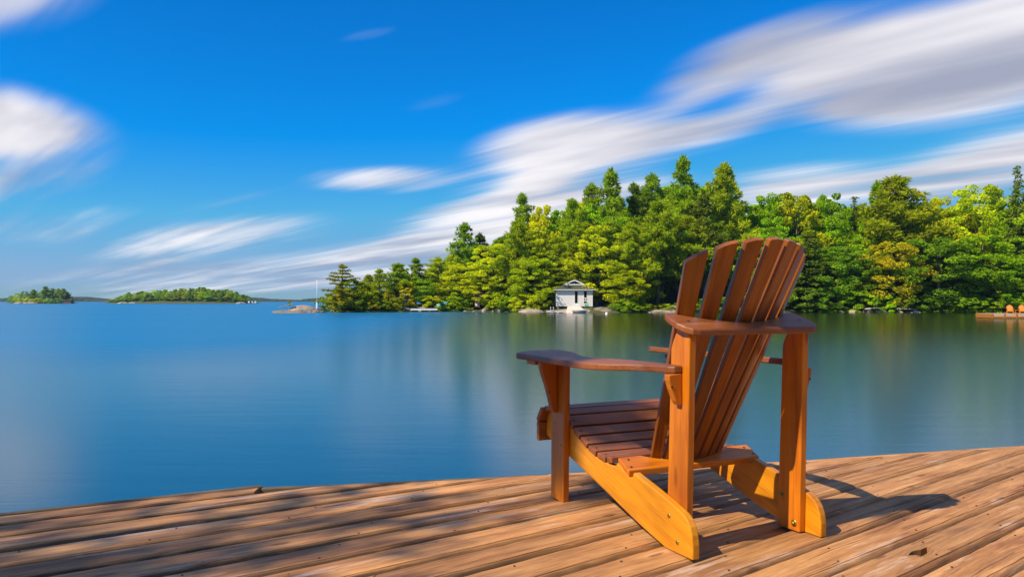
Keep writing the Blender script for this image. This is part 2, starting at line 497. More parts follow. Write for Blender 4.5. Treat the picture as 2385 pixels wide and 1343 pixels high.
dock = empty('dock', (0, 0, 0))
tag(dock, 'weathered brown plank dock in the foreground under the large wooden chair', 'dock')
SECTION = [(0.0, -0.042), (0.0, -0.014), (0.02, -0.005), (0.05, -0.001), (0.10, 0.0), (0.5, 0.0012), (0.838, 0.0002), (0.850, -0.0055), (0.864, -0.0012),
           (0.885, -0.002), (0.912, -0.0045), (0.94, -0.009), (0.965, -0.017), (0.985, -0.029), (0.99, -0.042)]
def plank(LF, RF, LN, RN, seed, gap=0.014):
    """One board between its far edge LF-RF and near edge LN-RN, near edge rounded by wear."""
    L = (RF - LF).length
    ax = (RF - LF).normalized()
    rz = math.atan2(ax.y, ax.x)
    org = LF.copy()
    rs = np.random.default_rng(seed)
    n = max(6, int(L / 0.05))
    ph = rs.uniform(0, 6.28, 8)
    V, F, MOSS_SHADE = [], [], []
    ns = len(SECTION)
    for i in range(n + 1):
        t = i / n
        s = t * L
        wob = 0.0016 * math.sin(s * 9 + ph[0]) + 0.0013 * math.sin(s * 23 + ph[1]) + 0.0009 * math.sin(s * 61 + ph[2])
        wob2 = 0.0022 * math.sin(s * 7 + ph[3]) + 0.0016 * math.sin(s * 19 + ph[4]) + 0.0012 * math.sin(s * 53 + ph[5])
        dzz = 0.0022 * math.sin(s * 1.3 + ph[6]) + (rs.uniform(-1, 1) * 0.0006)
        chip = max(0.0, math.sin(s * 4.1 + ph[7]) - 0.75) * 0.006
        lump = 0.0016 * math.sin(s * 47 + ph[1]) * math.sin(s * 13 + ph[2]) + rs.uniform(-0.001, 0.001)
        a = LF.lerp(RF, t)
        b = LN.lerp(RN, t)
        wdt = (b - a).length
        for (q, z) in SECTION:
            g = (gap * 0.5 + wob) / wdt
            h = (gap * 0.5 + wob2) / wdt
            qq = g + q * (1 - g - h)
            if q > 0.86:
                z = z - chip * (q - 0.86) / 0.14 - (lump if 0.88 < q < 0.97 else 0)
            pnt = a.lerp(b, qq)
            d = pnt - org
            wx = 0.5 - 0.5 * math.tanh((pnt.x + 0.05 + 0.15 * math.sin(s * 3 + ph[0])) / 0.45)  # joint darkening grows towards the shaded left, imitating missing light
            MOSS_SHADE.append((0.25 + 0.75 * wx) * min(1.0, max(0.0, (q - 0.86) / 0.05)) if q > 0.5 else (0.6 if z < -0.004 else 0.0))
            V.append((d.x * math.cos(rz) + d.y * math.sin(rz), -d.x * math.sin(rz) + d.y * math.cos(rz), z + dzz))
    for i in range(n):
        for k in range(ns):
            F.append([i * ns + k, i * ns + (k + 1) % ns, (i + 1) * ns + (k + 1) % ns, (i + 1) * ns + k])
    F.append(list(range(ns - 1, -1, -1)))
    F.append([n * ns + k for k in range(ns)])
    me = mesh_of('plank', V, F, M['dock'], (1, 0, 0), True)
    ma = me.attributes.new('moss_shade', 'FLOAT', 'POINT')
    ma.data.foreach_set('value', np.array(MOSS_SHADE, dtype=np.float32))
    o = add('plank', me, dock, (org.x, org.y, 0), (0, 0, rz))
    e = o.modifiers.new('edges', 'EDGE_SPLIT')
    e.split_angle = RAD(50)
    return o

def nails(LF, RF, LN, RN, seed):
    V, F = [], []
    rs = np.random.default_rng(seed + 500)
    for jx in np.arange(-2.9, 4.4, 0.405):
        for q in (0.22, 0.74):
            a, b = LF.lerp(LN, q), RF.lerp(RN, q)
            if b.x - a.x < 0.2:
                continue
            x = jx + 0.28 * (a.y - 2.5) + rs.uniform(-0.012, 0.012)
            t = (x - a.x) / (b.x - a.x)
            if not 0.02 < t < 0.98:
                continue
            c = a.lerp(b, t)
            vv, ff = disc((c.x, c.y, 0.0012), (0, 0, 1), 0.0036, 0.0006, 7)
            k = len(V)
            V += vv
            F += [[i + k for i in q2] for q2 in ff]
    return V, F

e1a, e1b = Vector((-3.2, 2.893 - 1.292 * math.tan(RAD(28.2)))), Vector((-1.085, 3.335))
rows = []
g1 = GAPS[0]
rows.append((e1a, e1b, left_end(g1, -3.2), left_end(g1, -1.075)))
for k in range(len(GAPS) - 1):
    LF, RF = left_end(GAPS[k], -3.2), hit_rim(GAPS[k])
    LN, RN = left_end(GAPS[k + 1], -3.2), hit_rim(GAPS[k + 1])
    if RF.x < LF.x + 0.3:
        continue
    if k == 7:      # this row is made of two boards butted end to end
        a, b = left_end(GAPS[7], -0.392), left_end(GAPS[8], -0.428)
        rows.append((LF, a - d38 * 0.006, LN.lerp(LF, 0.10), b - d38 * 0.006 + (a - b) * 0.10))
        rows.append((a, RF, b, RN))
    else:
        rows.append((LF, RF, LN, RN))
HOLED = None
for i, r in enumerate(rows):
    o = plank(*r, seed=100 + i)
    V, F = nails(*r, seed=i)
    if V:
        nm = add('nail_heads', mesh_of('nail_heads', V, F, M['rust']), o)
        nm.matrix_parent_inverse = (Matrix.Translation(o.location) @ Matrix.Rotation(o.rotation_euler.z, 4, 'Z')).inverted()
        tag(nm, kind='stuff')
    hx, hy = 1.303, 2.478       # rotted knot hole
    dvec = Vector((hx, hy)) - o.location.to_2d()
    ly = -dvec.x * math.sin(o.rotation_euler.z) + dvec.y * math.cos(o.rotation_euler.z)
    lx = dvec.x * math.cos(o.rotation_euler.z) + dvec.y * math.sin(o.rotation_euler.z)
    if -0.165 < ly < 0.0:
        HOLED = (o, lx, ly)
if HOLED:
    o, lx, ly = HOLED
    out = []
    for k in range(14):
        a = 2 * math.pi * k / 14
        rr = 1 + 0.25 * math.sin(3 * a + 1) + 0.15 * math.sin(5 * a)
        out.append((lx + 0.058 * rr * math.cos(a), ly + 0.019 * rr * math.sin(a)))
    cut = bpy.data.objects.new('cutter', mesh_of('cutter', *prism(out, 'z', -0.2, 0.1), M['dock']))
    link(cut)
    cut.matrix_world = Matrix.Translation(o.location) @ Matrix.Rotation(o.rotation_euler.z, 4, 'Z')
    bpy.context.view_layer.update()
    bm_ = o.modifiers.new('hole', 'BOOLEAN')
    bm_.operation = 'DIFFERENCE'
    bm_.solver = 'EXACT'
    bm_.object = cut
    dg = bpy.context.evaluated_depsgraph_get()
    me2 = bpy.data.meshes.new_from_object(o.evaluated_get(dg))
    o.modifiers.clear()
    o.data = me2
    me2.polygons.foreach_set('use_smooth', [False] * len(me2.polygons))
    bpy.data.objects.remove(cut)
    mv, mf = [], []
    for k in range(4):
        vv, ff = tube([(lx + random.uniform(-.04, .04), ly + random.uniform(-.012, .002), -0.026), (lx + random.uniform(-.04, .04), ly + random.uniform(-.012, .004), -0.008)], [0.006, 0.003], 6)
        kk = len(mv)
        mv += vv
        mf += [[i + kk for i in q] for q in ff]
    moss_shade = add('moss_shade', mesh_of('moss_shade', mv, mf, plain('moss_shade', (0.05, 0.09, 0.012), 0.95)), o)
    tag(moss_shade, kind='stuff')

def board_between(name, a, b, th, z0, z1, mat, parent):
    a, b = Vector(a), Vector(b)
    L = (b - a).length
    o = add(name, mesh_of(name, *box(0, L, 0, th, z0, z1), mat, (1, 0, 0)), parent, (a.x, a.y, 0), (0, 0, math.atan2(b.y - a.y, b.x - a.x)), 0.004)
    return o
for a, b in zip(RIM, RIM[1:]):
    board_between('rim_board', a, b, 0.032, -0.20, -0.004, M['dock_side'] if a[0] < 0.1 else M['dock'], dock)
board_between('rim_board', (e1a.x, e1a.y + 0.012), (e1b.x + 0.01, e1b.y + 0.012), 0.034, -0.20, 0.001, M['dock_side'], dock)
for j in range(11):
    x0 = -2.9 + j * 0.75
    p0 = Vector((x0 + 1.6, 1.0))
    dj = Vector((-math.sin(RAD(36)), math.cos(RAD(36))))
    q = p0.copy()
    while q.y < 4.6 and q.x > -3.0 and ((q.x < -1.1 and q.y < e1a.y + (q.x - e1a.x) * math.tan(RAD(28.2)) - 0.05) or (q.x >= -1.1 and q.y < rim_y(q.x) - 0.05)):
        q = q + dj * 0.02
    if (q - p0).length > 0.4:
        board_between('joist', p0, q, 0.04, -0.20, -0.046, M['dock_side'], dock)
for (x, y) in ((-2.4, 2.35), (-0.6, 3.25), (1.2, 3.65), (3.0, 4.1), (-1.2, 1.4), (1.0, 1.8), (3.2, 2.4)):
    V, F = tube([(x, y, -2.6), (x, y, -0.21)], [0.10, 0.09], 12)
    add('pile', mesh_of('pile', V, F, M['dock_side'], (0, 0, 1), True), dock)

# ------------------------------------------------------------------ the large chair
CH_YAW = RAD(25.4)
chair = empty('adirondack_chair', (0.5552 + 0.283 * math.cos(CH_YAW) - 0.45 * math.sin(CH_YAW), 2.3895 + 0.283 * math.sin(CH_YAW) + 0.45 * math.cos(CH_YAW), 0.0015), CH_YAW)
tag(chair, 'large orange-stained wooden slatted armchair seen from behind on the foreground dock', 'chair')
CX0, CY0 = 0.283, 0.45
def shift(v):
    return [(p[0] - CX0, p[1] - CY0, p[2]) for p in v]
def cpart(name, vf, mat, grain, bevel=0.0035, parent=None):
    v, f = vf
    me = mesh_of(name, shift(v), f, M[mat], grain)
    return add(name, me, parent or chair, bevel=bevel)
def head(vf, mat, name, parent):
    v, f = vf
    return add(name, mesh_of(name, shift(v), f, M[mat], None, True), parent)

RUN = [(0.0, 0.0), (0.138, 0.0), (0.243, 0.026), (0.34, 0.053), (0.462, 0.092), (0.60, 0.133), (0.768, 0.181), (0.92, 0.224), (0.957, 0.237),
       (0.957, 0.318), (0.94, 0.338), (0.89, 0.344), (0.84, 0.340), (0.787, 0.323), (0.732, 0.286), (0.676, 0.257), (0.62, 0.233), (0.558, 0.215),
       (0.493, 0.207), (0.432, 0.205), (0.416, 0.222), (0.349, 0.189), (0.329, 0.183), (0.316, 0.207), (0.293, 0.200), (0.2, 0.177), (0.12, 0.155), (0.072, 0.1405),
       (0.046, 0.131), (0.026, 0.117), (0.012, 0.098), (0.003, 0.073), (-0.001, 0.045)]
rl = cpart('runner', prism(RUN, 'x', 0.0, 0.0275), 'stain_gold', (0, 0.95, 0.3), 0.004)
rr = cpart('runner', prism(RUN, 'x', 0.5385, 0.566), 'stain_gold', (0, 0.95, 0.3), 0.004)
POST = [(0.068, 0.002), (0.171, 0.002), (0.142, 0.640), (0.132, 0.665), (0.104, 0.713), (0.045, 0.692)]
pl = cpart('rear_post', prism(POST, 'x', 0.028, 0.0545), 'stain', (0, 0, 1))
pr = cpart('rear_post', prism(POST, 'x', 0.5115, 0.538), 'stain', (0, 0, 1))
LEG = [(0.766, 0.0), (0.868, 0.0), (0.862, 0.5625), (0.752, 0.5625)]
ll = cpart('front_leg', prism(LEG, 'x', -0.0275, -0.0005), 'stain', (0, 0, 1))
lr = cpart('front_leg', prism(LEG, 'x', 0.5665, 0.5935), 'stain', (0, 0, 1))
# arms: a paddle at the front, narrow at the rear post, rising slightly backwards
ARM = [(-0.085, 1.046), (-0.106, 1.034), (-0.117, 1.0), (-0.115, 0.90), (-0.115, 0.79), (-0.118, 0.65), (-0.119, 0.54), (-0.116, 0.45), (-0.102, 0.385), (-0.076, 0.325), (-0.048, 0.265), (-0.028, 0.21), (-0.018, 0.15), (-0.012, 0.105), (-0.002, 0.084),
       (0.0265, 0.08), (0.0265, 0.22), (0.020, 0.34), (0.004, 0.45), (-0.020, 0.535), (-0.020, 0.60), (-0.002, 0.68), (0.026, 0.77), (0.042, 0.86), (0.044, 0.92), (0.032, 0.975), (0.006, 1.012), (-0.035, 1.040)]
def arm(mir):
    v, f = prism(ARM, 'z', 0.0, 0.0235)
    v = [(x, y, z + 0.5690 + 0.10 * (x - 0.0265)) for x, y, z in v]
    if mir:
        v, f = [(0.566 - x, y, z) for x, y, z in v], [q[::-1] for q in f]
    return v, f
al = cpart('arm', arm(False), 'stain_red', (0, 1, 0), 0.005)
ar = cpart('arm', arm(True), 'stain_red', (0, 1, 0), 0.005)
FB = [(-0.0285, 0.5625), (-0.105, 0.555), (-0.104, 0.530), (-0.094, 0.500), (-0.078, 0.455), (-0.064, 0.405), (-0.056, 0.368), (-0.048, 0.352), (-0.0285, 0.350)]
RB = [(0.027, 0.568), (-0.024, 0.563), (-0.024, 0.545), (-0.016, 0.52), (0.002, 0.478), (0.012, 0.466), (0.027, 0.464)]
for mir in (0, 1):
    m_ = (lambda P: [(0.566 - x, z) for x, z in P]) if mir else (lambda P: P)
    fb = cpart('arm_bracket', prism(m_(FB), 'y', 0.805, 0.832), 'stain', (0, 0, 1))
    rb = cpart('arm_bracket', prism(m_(RB), 'y', 0.082, 0.108), 'stain', (0, 0, 1))
    x0, x1 = (-0.100, -0.030) if not mir else (0.596, 0.666)
    cpart('arm_cleat', box(x0, x1, 0.870, 0.945, 0.538, 0.5555), 'stain', (1, 0, 0))
    sx = -0.080 if not mir else 0.566 + 0.080
    head(disc((sx + (0.012 if not mir else -0.012), 0.8045, 0.435), (0, -1, 0), 0.0035, 0.0015), 'screw', 'screw', fb)
    head(disc((-0.014 if not mir else 0.58, 0.0815, 0.525), (0, -1, 0), 0.0035, 0.0015), 'screw', 'screw', rb)

def slat_box(yf, zf, yr, zr, th, x0, x1):
    dy, dz_ = yr - yf, zr - zf
    L = math.hypot(dy, dz_)
    ny, nz = (dz_ / L, -dy / L)
    if nz < 0:
        ny, nz = -ny, -nz
    poly = [(yf, zf), (yr, zr), (yr - ny * th, zr - nz * th), (yf - ny * th, zf - nz * th)]
    return prism(poly, 'x', x0, x1)
SEAT = [(0.938, 0.361, 0.893, 0.3655), (0.885, 0.3655, 0.841, 0.3615), (0.833, 0.3605, 0.787, 0.345), (0.779, 0.3405, 0.732, 0.3085), (0.722, 0.3025, 0.676, 0.280),
        (0.667, 0.2755, 0.620, 0.2555), (0.611, 0.252, 0.558, 0.2375), (0.547, 0.236, 0.493, 0.2285), (0.484, 0.2305, 0.450, 0.234)]
cpart('seat_slat', box(-0.036, 0.602, 0.9575, 0.979, 0.214, 0.292), 'stain_red', (1, 0, 0))
cpart('seat_slat', slat_box(0.984, 0.302, 0.9445, 0.357, 0.021, -0.036, 0.602), 'stain_red', (1, 0, 0))
for i, s in enumerate(SEAT):
    e = 0.02 if i == 0 else (0.0 if i < 3 else 0.004)
    if i in (1, 2):
        e = -0.001
    o = cpart('seat_slat', slat_box(*s, 0.0205, -e, 0.566 + e), 'stain_red', (1, 0, 0), 0.003)
    ym, zm = (s[0] + s[2]) / 2, (s[1] + s[3]) / 2
    nn = Vector((0, s[1] - s[3], s[0] - s[2])).normalized()
    nn = Vector((0, -(s[1] - s[3]), (s[0] - s[2]))).normalized()
    for sx in (0.016, 0.550):
        head(disc((sx, ym, zm), nn, 0.0045, 0.0008, 8), 'screw', 'screw', o)

def arcs(half, y0, depth, cx, n=15):
    return [(cx + half * t, y0 + depth * t * t) for t in np.linspace(-1, 1, n)]
# lower back board
lo_out = [(-0.004, 0.340), (0.588, 0.340), (0.588, 0.408)] + [(x, y) for x, y in reversed(arcs(0.20, 0.3635, 0.045, 0.292))] + [(-0.004, 0.408)]
v, f = prism(lo_out, 'z', -0.0215, 0.0)
v = [(x, y, z + 0.2085 + 0.49 * (y - 0.34)) for x, y, z in v]
lb = cpart('back_board', (v, f), 'stain', (1, 0, 0), 0.003)
for sx in (0.018, 0.572):
    for yy in (0.356, 0.392):
        head(disc((sx + (0.012 if yy > .37 else 0) * (1 if sx < .3 else -1), yy, 0.2085 + 0.49 * (yy - 0.34)), (0, -0.49, 1), 0.005, 0.0008, 8), 'screw', 'screw', lb)
# upper back board
UPC = 0.290
up_out = [(0.050, 0.020), (0.530, 0.020), (0.553, 0.026), (0.570, 0.045), (0.580, 0.075), (0.580, 0.115), (0.570, 0.150), (0.556, 0.162)] + \
         [(x, y) for x, y in reversed(arcs(0.245, 0.077, 0.078, UPC))] + [(0.024, 0.162), (0.010, 0.150), (0.000, 0.115), (0.000, 0.075), (0.010, 0.045), (0.027, 0.026)]
v, f = prism(up_out, 'z', -0.0225, 0.0)
v = [(x, y, z + 0.709 + 0.36 * (y - 0.02)) for x, y, z in v]
ub = cpart('back_board', (v, f), 'stain_red', (1, 0, 0), 0.005)
for sx in (0.055, 0.535):
    head(disc((sx, 0.085, 0.709 + 0.36 * 0.065), (0, -0.36, 1), 0.006, 0.0006, 8), 'screw', 'screw', ub)
# fanned, curved back of seven slats
TOPS = [(0.921, 0.955), (0.962, 0.982), (0.981, 0.990), (0.990, 0.990), (0.990, 0.981), (0.982, 0.962), (0.955, 0.921)]
def back_curve(x, lower):
    if lower:
        return 0.3635 + 0.045 * ((x - 0.292) / 0.20) ** 2
    return 0.077 + 0.078 * ((x - UPC) / 0.245) ** 2
for i in range(7):
    k = i - 3
    xb = [0.294 + k * 0.0485 + s * 0.0178 for s in (-1, 1)]
    xs = [UPC + k * 0.0695 + s * 0.0250 for s in (-1, 1)]
    R = []
    for j in (0, 1):
        yb = back_curve(xb[j], True) + 0.001
        B = Vector((xb[j], yb, 0.2085 + 0.49 * (yb - 0.34)))
        ys = back_curve(xs[j], False) + 0.001
        S = Vector((xs[j], ys, 0.709 + 0.36 * (ys - 0.02)))
        d = S - B
        top = B + d * ((TOPS[i][j] - B.z) / d.z)
        bot = B + d * ((0.196 - B.z) / d.z)
        R.append((bot, top))
    mid_top = (R[0][1] + R[1][1]) / 2
    d = (R[0][1] - R[0][0]).normalized()
    side = (R[1][0] - R[0][0]).normalized()
    nrm = d.cross(side).normalized()
    if nrm.y < 0:
        nrm = -nrm
    mid_top += d * 0.004
    rear = [R[0][0], R[1][0], R[1][1], mid_top, R[0][1]]
    V = [tuple(p) for p in rear] + [tuple(p + nrm * 0.021) for p in rear]
    F = [[0, 1, 2, 3, 4], [9, 8, 7, 6, 5]] + [[a, a + 5, (a + 1) % 5 + 5, (a + 1) % 5] for a in range(5)]
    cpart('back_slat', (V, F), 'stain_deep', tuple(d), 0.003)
# bolts and screws
for (y, z) in ((0.147, 0.112), (0.092, 0.029)):
    b = head(disc((0.5115, y, z), (-1, 0, 0), 0.012, 0.002, 14), 'brass', 'washer', pr)
    head(disc((0.5095, y, z), (-1, 0, 0), 0.006, 0.006, 6), 'brass', 'nut', b)
    head(disc((0.0545, y, z), (1, 0, 0), 0.012, 0.002, 14), 'brass', 'washer', pl)
for (y, z) in ((0.118, 0.108), (0.075, 0.035)):
    head(disc((0.0, y, z), (-1, 0, 0), 0.0075, 0.002, 12), 'brass', 'bolt', rl)
    head(disc((0.566, y, z), (1, 0, 0), 0.0075, 0.002, 12), 'brass', 'bolt', rr)
for (y, z) in ((0.840, 0.304), (0.786, 0.223)):
    head(disc((-0.0275, y, z), (-1, 0, 0), 0.006, 0.002, 12), 'brass', 'bolt', ll)
    head(disc((0.5935, y, z), (1, 0, 0), 0.006, 0.002, 12), 'brass', 'bolt', lr)

# ------------------------------------------------------------------ far shore: terrain
def at(px, py, Y):
    """World point at distance Y along the view axis for a direction given in the 2385 wide frame."""
    x = (px - 1192.5) / FPX
    y = -(py - 671.5) / FPX
    d = Vector((x, math.cos(PITCH) - math.sin(PITCH) * y, math.sin(PITCH) + math.cos(PITCH) * y))
    return Vector((0, 0, EYE)) + d * (Y / d.y)
SHORE = [(-60, 900), (-38, 150), (-30, 131), (-24, 133), (-17, 139), (-10, 142), (0, 138), (6, 133), (12, 129), (20, 129), (28, 132), (40, 134), (52, 132), (66, 131), (78, 129), (92, 122), (104, 108), (116, 92), (140, 70), (200, 30)]
def shore_y(x):
    for (x0, y0), (x1, y1) in zip(SHORE, SHORE[1:]):
        if x <= x1:
            return y0 + (y1 - y0) * (x - x0) / (x1 - x0)
    return SHORE[-1][1]
def land_h(x, d):
    """Height above the water at distance d behind the shoreline."""
    low = min(1.0, max(0.0, (x + 22) / 30))
    h = 0.55 * min(1.0, max(d, -2.0) / 2.0) + low * (max(0.0, d - 3) * 0.14) + (1 - low) * min(0.5, max(0.0, d - 3) * 0.05)
    return min(h, 8.5) + 0.25 * math.sin(x * 0.9) * min(1, max(d, 0) / 4) * math.sin(d * 0.4 + 1)
def land_z(x, y):
    return WATER + land_h(x, y - shore_y(x))
xs = list(np.arange(-32, 150, 1.5))
ds = [-2.0, -0.8, 0, 0.6, 1.4, 2.5, 4, 6, 8, 11, 15, 20, 27, 36, 48, 64, 90, 140]
V, F = [], []
for x in xs:
    for d in ds:
        dd = d * (1.0 if x > -20 else max(0.08, 1 - (-20 - x) / 12.0) if d > 0 else 1.0)
        jit = 0.5 * math.sin(x * 1.7) + 0.3 * math.sin(x * 3.9)
        V.append((x, shore_y(x) + dd + jit * (1 if d < 3 else 0), WATER + land_h(x, dd)))
nd = len(ds)
for i in range(len(xs) - 1):
    for j in range(nd - 1):
        F.append([i * nd + j, (i + 1) * nd + j, (i + 1) * nd + j + 1, i * nd + j + 1])
tag(add('terrain', mesh_of('terrain', V, F, M['ground'], None, True)), kind='structure')

# near shore behind the camera, where the dock is tied to land
V, F = [], []
nx = np.linspace(-70, 70, 57)
nds = [0, 1, 2.5, 5, 9, 15, 25, 45, 80]
for x in nx:
    for d in nds:
        V.append((x, -1.6 - 0.02 * abs(x) - d + 0.4 * math.sin(x * 0.8), WATER - 0.4 + 0.45 * min(d, 3) + 0.08 * max(0, d - 3)))
for i in range(len(nx) - 1):
    for j in range(len(nds) - 1):
        F.append([i * 9 + j, i * 9 + j + 1, (i + 1) * 9 + j + 1, (i + 1) * 9 + j])
tag(add('ground', mesh_of('ground', V, F, M['ground'], None, True)), kind='structure')
def near_z(x, y):
    d = -1.6 - 0.02 * abs(x) - y
    return WATER - 0.4 + 0.45 * min(d, 3) + 0.08 * max(0, d - 3)

# ------------------------------------------------------------------ foliage
def unit(a):
    return a / np.maximum(1e-9, np.linalg.norm(a, axis=1, keepdims=True))
def cards(c, ax, ln, wd, rg):
    """Rhombic leaf faces: centre c, long axis ax, half length ln, half width wd."""
    n = len(c)
    ax = unit(ax)
    s = unit(np.cross(ax, rg.normal(size=(n, 3))))
    ln = np.asarray(ln).reshape(-1, 1) * np.ones((n, 1))
    wd = np.asarray(wd).reshape(-1, 1) * np.ones((n, 1))
    v = np.stack([c - ax * ln, c + s * wd - ax * ln * 0.15, c + ax * ln, c - s * wd - ax * ln * 0.15], 1).reshape(-1, 3)
    return v
def crown_mesh(name, v, tone):
    n = len(v) // 4
    me = bpy.data.meshes.new(name)
    me.vertices.add(len(v))
    me.vertices.foreach_set('co', v.ravel())
    me.loops.add(4 * n)
    me.loops.foreach_set('vertex_index', np.arange(4 * n))
    me.polygons.add(n)
    me.polygons.foreach_set('loop_start', np.arange(n) * 4)
    me.materials.append(M['leaf'])
    a = me.attributes.new('tone', 'FLOAT', 'POINT')
    a.data.foreach_set('value', np.repeat(tone, 4).astype(np.float32))
    me.update()
    return me
def clump(c, r, n, size, rg):
    """Leaf faces filling a lumpy ball of radius r (3-vector), thicker near its skin."""
    d = unit(rg.normal(size=(n, 3)))
    rad = rg.uniform(0.45, 1.0, (n, 1)) ** 0.6
    p = np.asarray(c) + d * rad * np.asarray(r)
    ax = unit(d * 0.5 + rg.normal(size=(n, 3)) * 0.8 + np.array([0, 0, -0.15]))
    return cards(p, ax, rg.uniform(0.7, 1.3, n) * size, rg.uniform(0.4, 0.75, n) * size, rg)

def broadleaf(seed, wide=0.27, base=0.12, n_cl=105, n_leaf=105, size=0.0125, open_=0.0):
    rg = np.random.default_rng(seed)
    vs, ts = [], []
    limbs = []
    lob = rg.uniform(0, 6.28, 6)
    for k in range(n_cl):
        h = rg.uniform(0, 1) ** 0.85
        prof = math.sin(math.pi * min(1, (0.14 + 0.80 * h))) ** 0.62
        a = rg.uniform(0, 2 * math.pi)
        rr = wide * prof * (1 + 0.20 * math.sin(2 * a + lob[0] + 5 * h) + 0.16 * math.sin(3 * a + lob[1] - 7 * h))
        q = rr * (rg.uniform(0.25, 1.0) ** 0.45)
        c = (q * math.cos(a), q * math.sin(a), base + (0.97 - base) * h)
        r = wide * rg.uniform(0.16, 0.30) * (1.0 - 0.25 * h)
        vs.append(clump(c, (r, r, r * 0.72), int(n_leaf * rg.uniform(0.7, 1.3)), size, rg))
        ts.append(np.clip(rg.uniform(0.15, 0.85) + rg.normal(0, 0.12, len(vs[-1]) // 4), 0, 1))
        if k % 14 == 0 and h > 0.12:
            limbs.append(c)
    parts = [tube([(0, 0, -0.03), (0.004, 0.002, 0.25), (-0.003, 0.004, 0.55), (0, 0, 0.86)], [0.018, 0.012, 0.007, 0.002], 8)]
    for c in limbs:
        z0 = max(0.12, c[2] - 0.16)
        parts.append(tube([(0, 0, z0), (c[0] * 0.55, c[1] * 0.55, (z0 + c[2]) / 2 + 0.01), (c[0] * 0.95, c[1] * 0.95, c[2])], [0.005, 0.0035, 0.0015], 5))
    return np.concatenate(vs), np.concatenate(ts), join(*parts), 'bark_grey'

def pine(seed, wide=0.20, base=0.22, whorls=15, droop=-0.12, tuft=0.040, gap=0.12, flat=0.55, per=22, jag=0.35):
    """Layered pine: separate plumes of needles on bare limbs."""
    rg = np.random.default_rng(seed)
    vs, ts = [], []
    parts = [tube([(0, 0, -0.03), (0.003, 0, 0.3), (-0.003, 0.002, 0.6), (0, 0, 0.97)], [0.0155, 0.012, 0.008, 0.002], 8)]
    for w in range(whorls):
        t = w / (whorls - 1)
        z = base + (0.95 - base) * t + rg.normal(0, 0.008)
        prof = (1 - t) ** 0.75 * (0.55 + 0.45 * min(1, t * 3.5)) + 0.07
        nb = int(rg.integers(4, 7)) if t < 0.85 else 4
        a0 = rg.uniform(0, 6.28)
        for b in range(nb):
            if rg.uniform() < gap:
                continue
            a = a0 + b * 2 * math.pi / nb + rg.normal(0, 0.25)
            L = wide * prof * (1 + rg.normal(0, jag))
            L = max(0.03, min(L, wide * 1.35))
            rise = L * (0.35 * t + 0.05) + droop * L
            tip = np.array([L * math.cos(a), L * math.sin(a), z + rise])
            root = np.array([0, 0, z])
            parts.append(tube([root, root * 0.5 + tip * 0.5 + np.array([0, 0, -0.006]), tip], [0.0042, 0.003, 0.001], 4, False))
            nt = max(2, int(L / (tuft * 0.62)))
            for k in range(nt):
                u = 0.30 + 0.72 * (k + rg.uniform(0.2, 0.8)) / nt
                c = root * (1 - u) + tip * u + rg.normal(0, 1, 3) * np.array([0.012, 0.012, 0.005])
                n = int(per * rg.uniform(0.7, 1.3))
                d = unit(rg.normal(size=(n, 3)) * np.array([1, 1, flat]) + np.array([math.cos(a), math.sin(a), 0.25]) * 0.45)
                ln = tuft * rg.uniform(0.18, 0.40, n)
                vs.append(cards(c + d * (ln * 1.1 + tuft * 0.12)[:, None], d, ln, tuft * 0.085, rg))
                ts.append(np.clip(rg.uniform(0.15, 0.8) + rg.normal(0, 0.12, n), 0, 1))
    for k in range(5):
        c = np.array([0, 0, 0.93 + 0.012 * k])
        n = per
        d = unit(rg.normal(size=(n, 3)) + np.array([0, 0, 0.9]))
        ln = tuft * rg.uniform(0.3, 0.55, n)
        vs.append(cards(c + d * ln[:, None], d, ln, tuft * 0.11, rg))
        ts.append(rg.uniform(0.2, 0.8, n))
    return np.concatenate(vs), np.concatenate(ts), join(*parts), 'bark'

def spruce(seed, wide=0.17, base=0.05, whorls=30, per=13, power=0.9, size=0.017):
    """Dense cone of slightly drooping sprays down to the ground."""
    rg = np.random.default_rng(seed)
    vs, ts = [], []
    for w in range(whorls):
        t = w / (whorls - 1)
        z = base + (0.96 - base) * t
        L0 = wide * ((1 - t) ** power) + 0.012
        nb = max(5, int(14 * (1 - t) + 5))
        for b in range(nb):
            a = rg.uniform(0, 6.28)
            L = L0 * rg.uniform(0.65, 1.18)
            tone = rg.uniform(0.1, 0.8)
            n = max(5, int(per * L / wide * 3.2))
            u = rg.uniform(0.25, 1, n) ** 0.7
            sp = rg.normal(0, 1, (n, 3)) * np.array([0.012, 0.012, 0.008])
            p = np.stack([u * L * math.cos(a), u * L * math.sin(a), z - 0.28 * L * u + 0.10 * L * u * u], 1) + sp
            ax = np.array([math.cos(a), math.sin(a), -0.25]) + rg.normal(0, 0.45, (n, 3))
            vs.append(cards(p, ax, size * rg.uniform(0.8, 1.4, n), size * 0.36, rg))
            ts.append(np.clip(tone + rg.normal(0, 0.12, n), 0, 1))
    parts = [tube([(0, 0, -0.03), (0, 0, 0.5), (0, 0, 0.97)], [0.016, 0.010, 0.002], 7)]
    return np.concatenate(vs), np.concatenate(ts), join(*parts), 'bark'

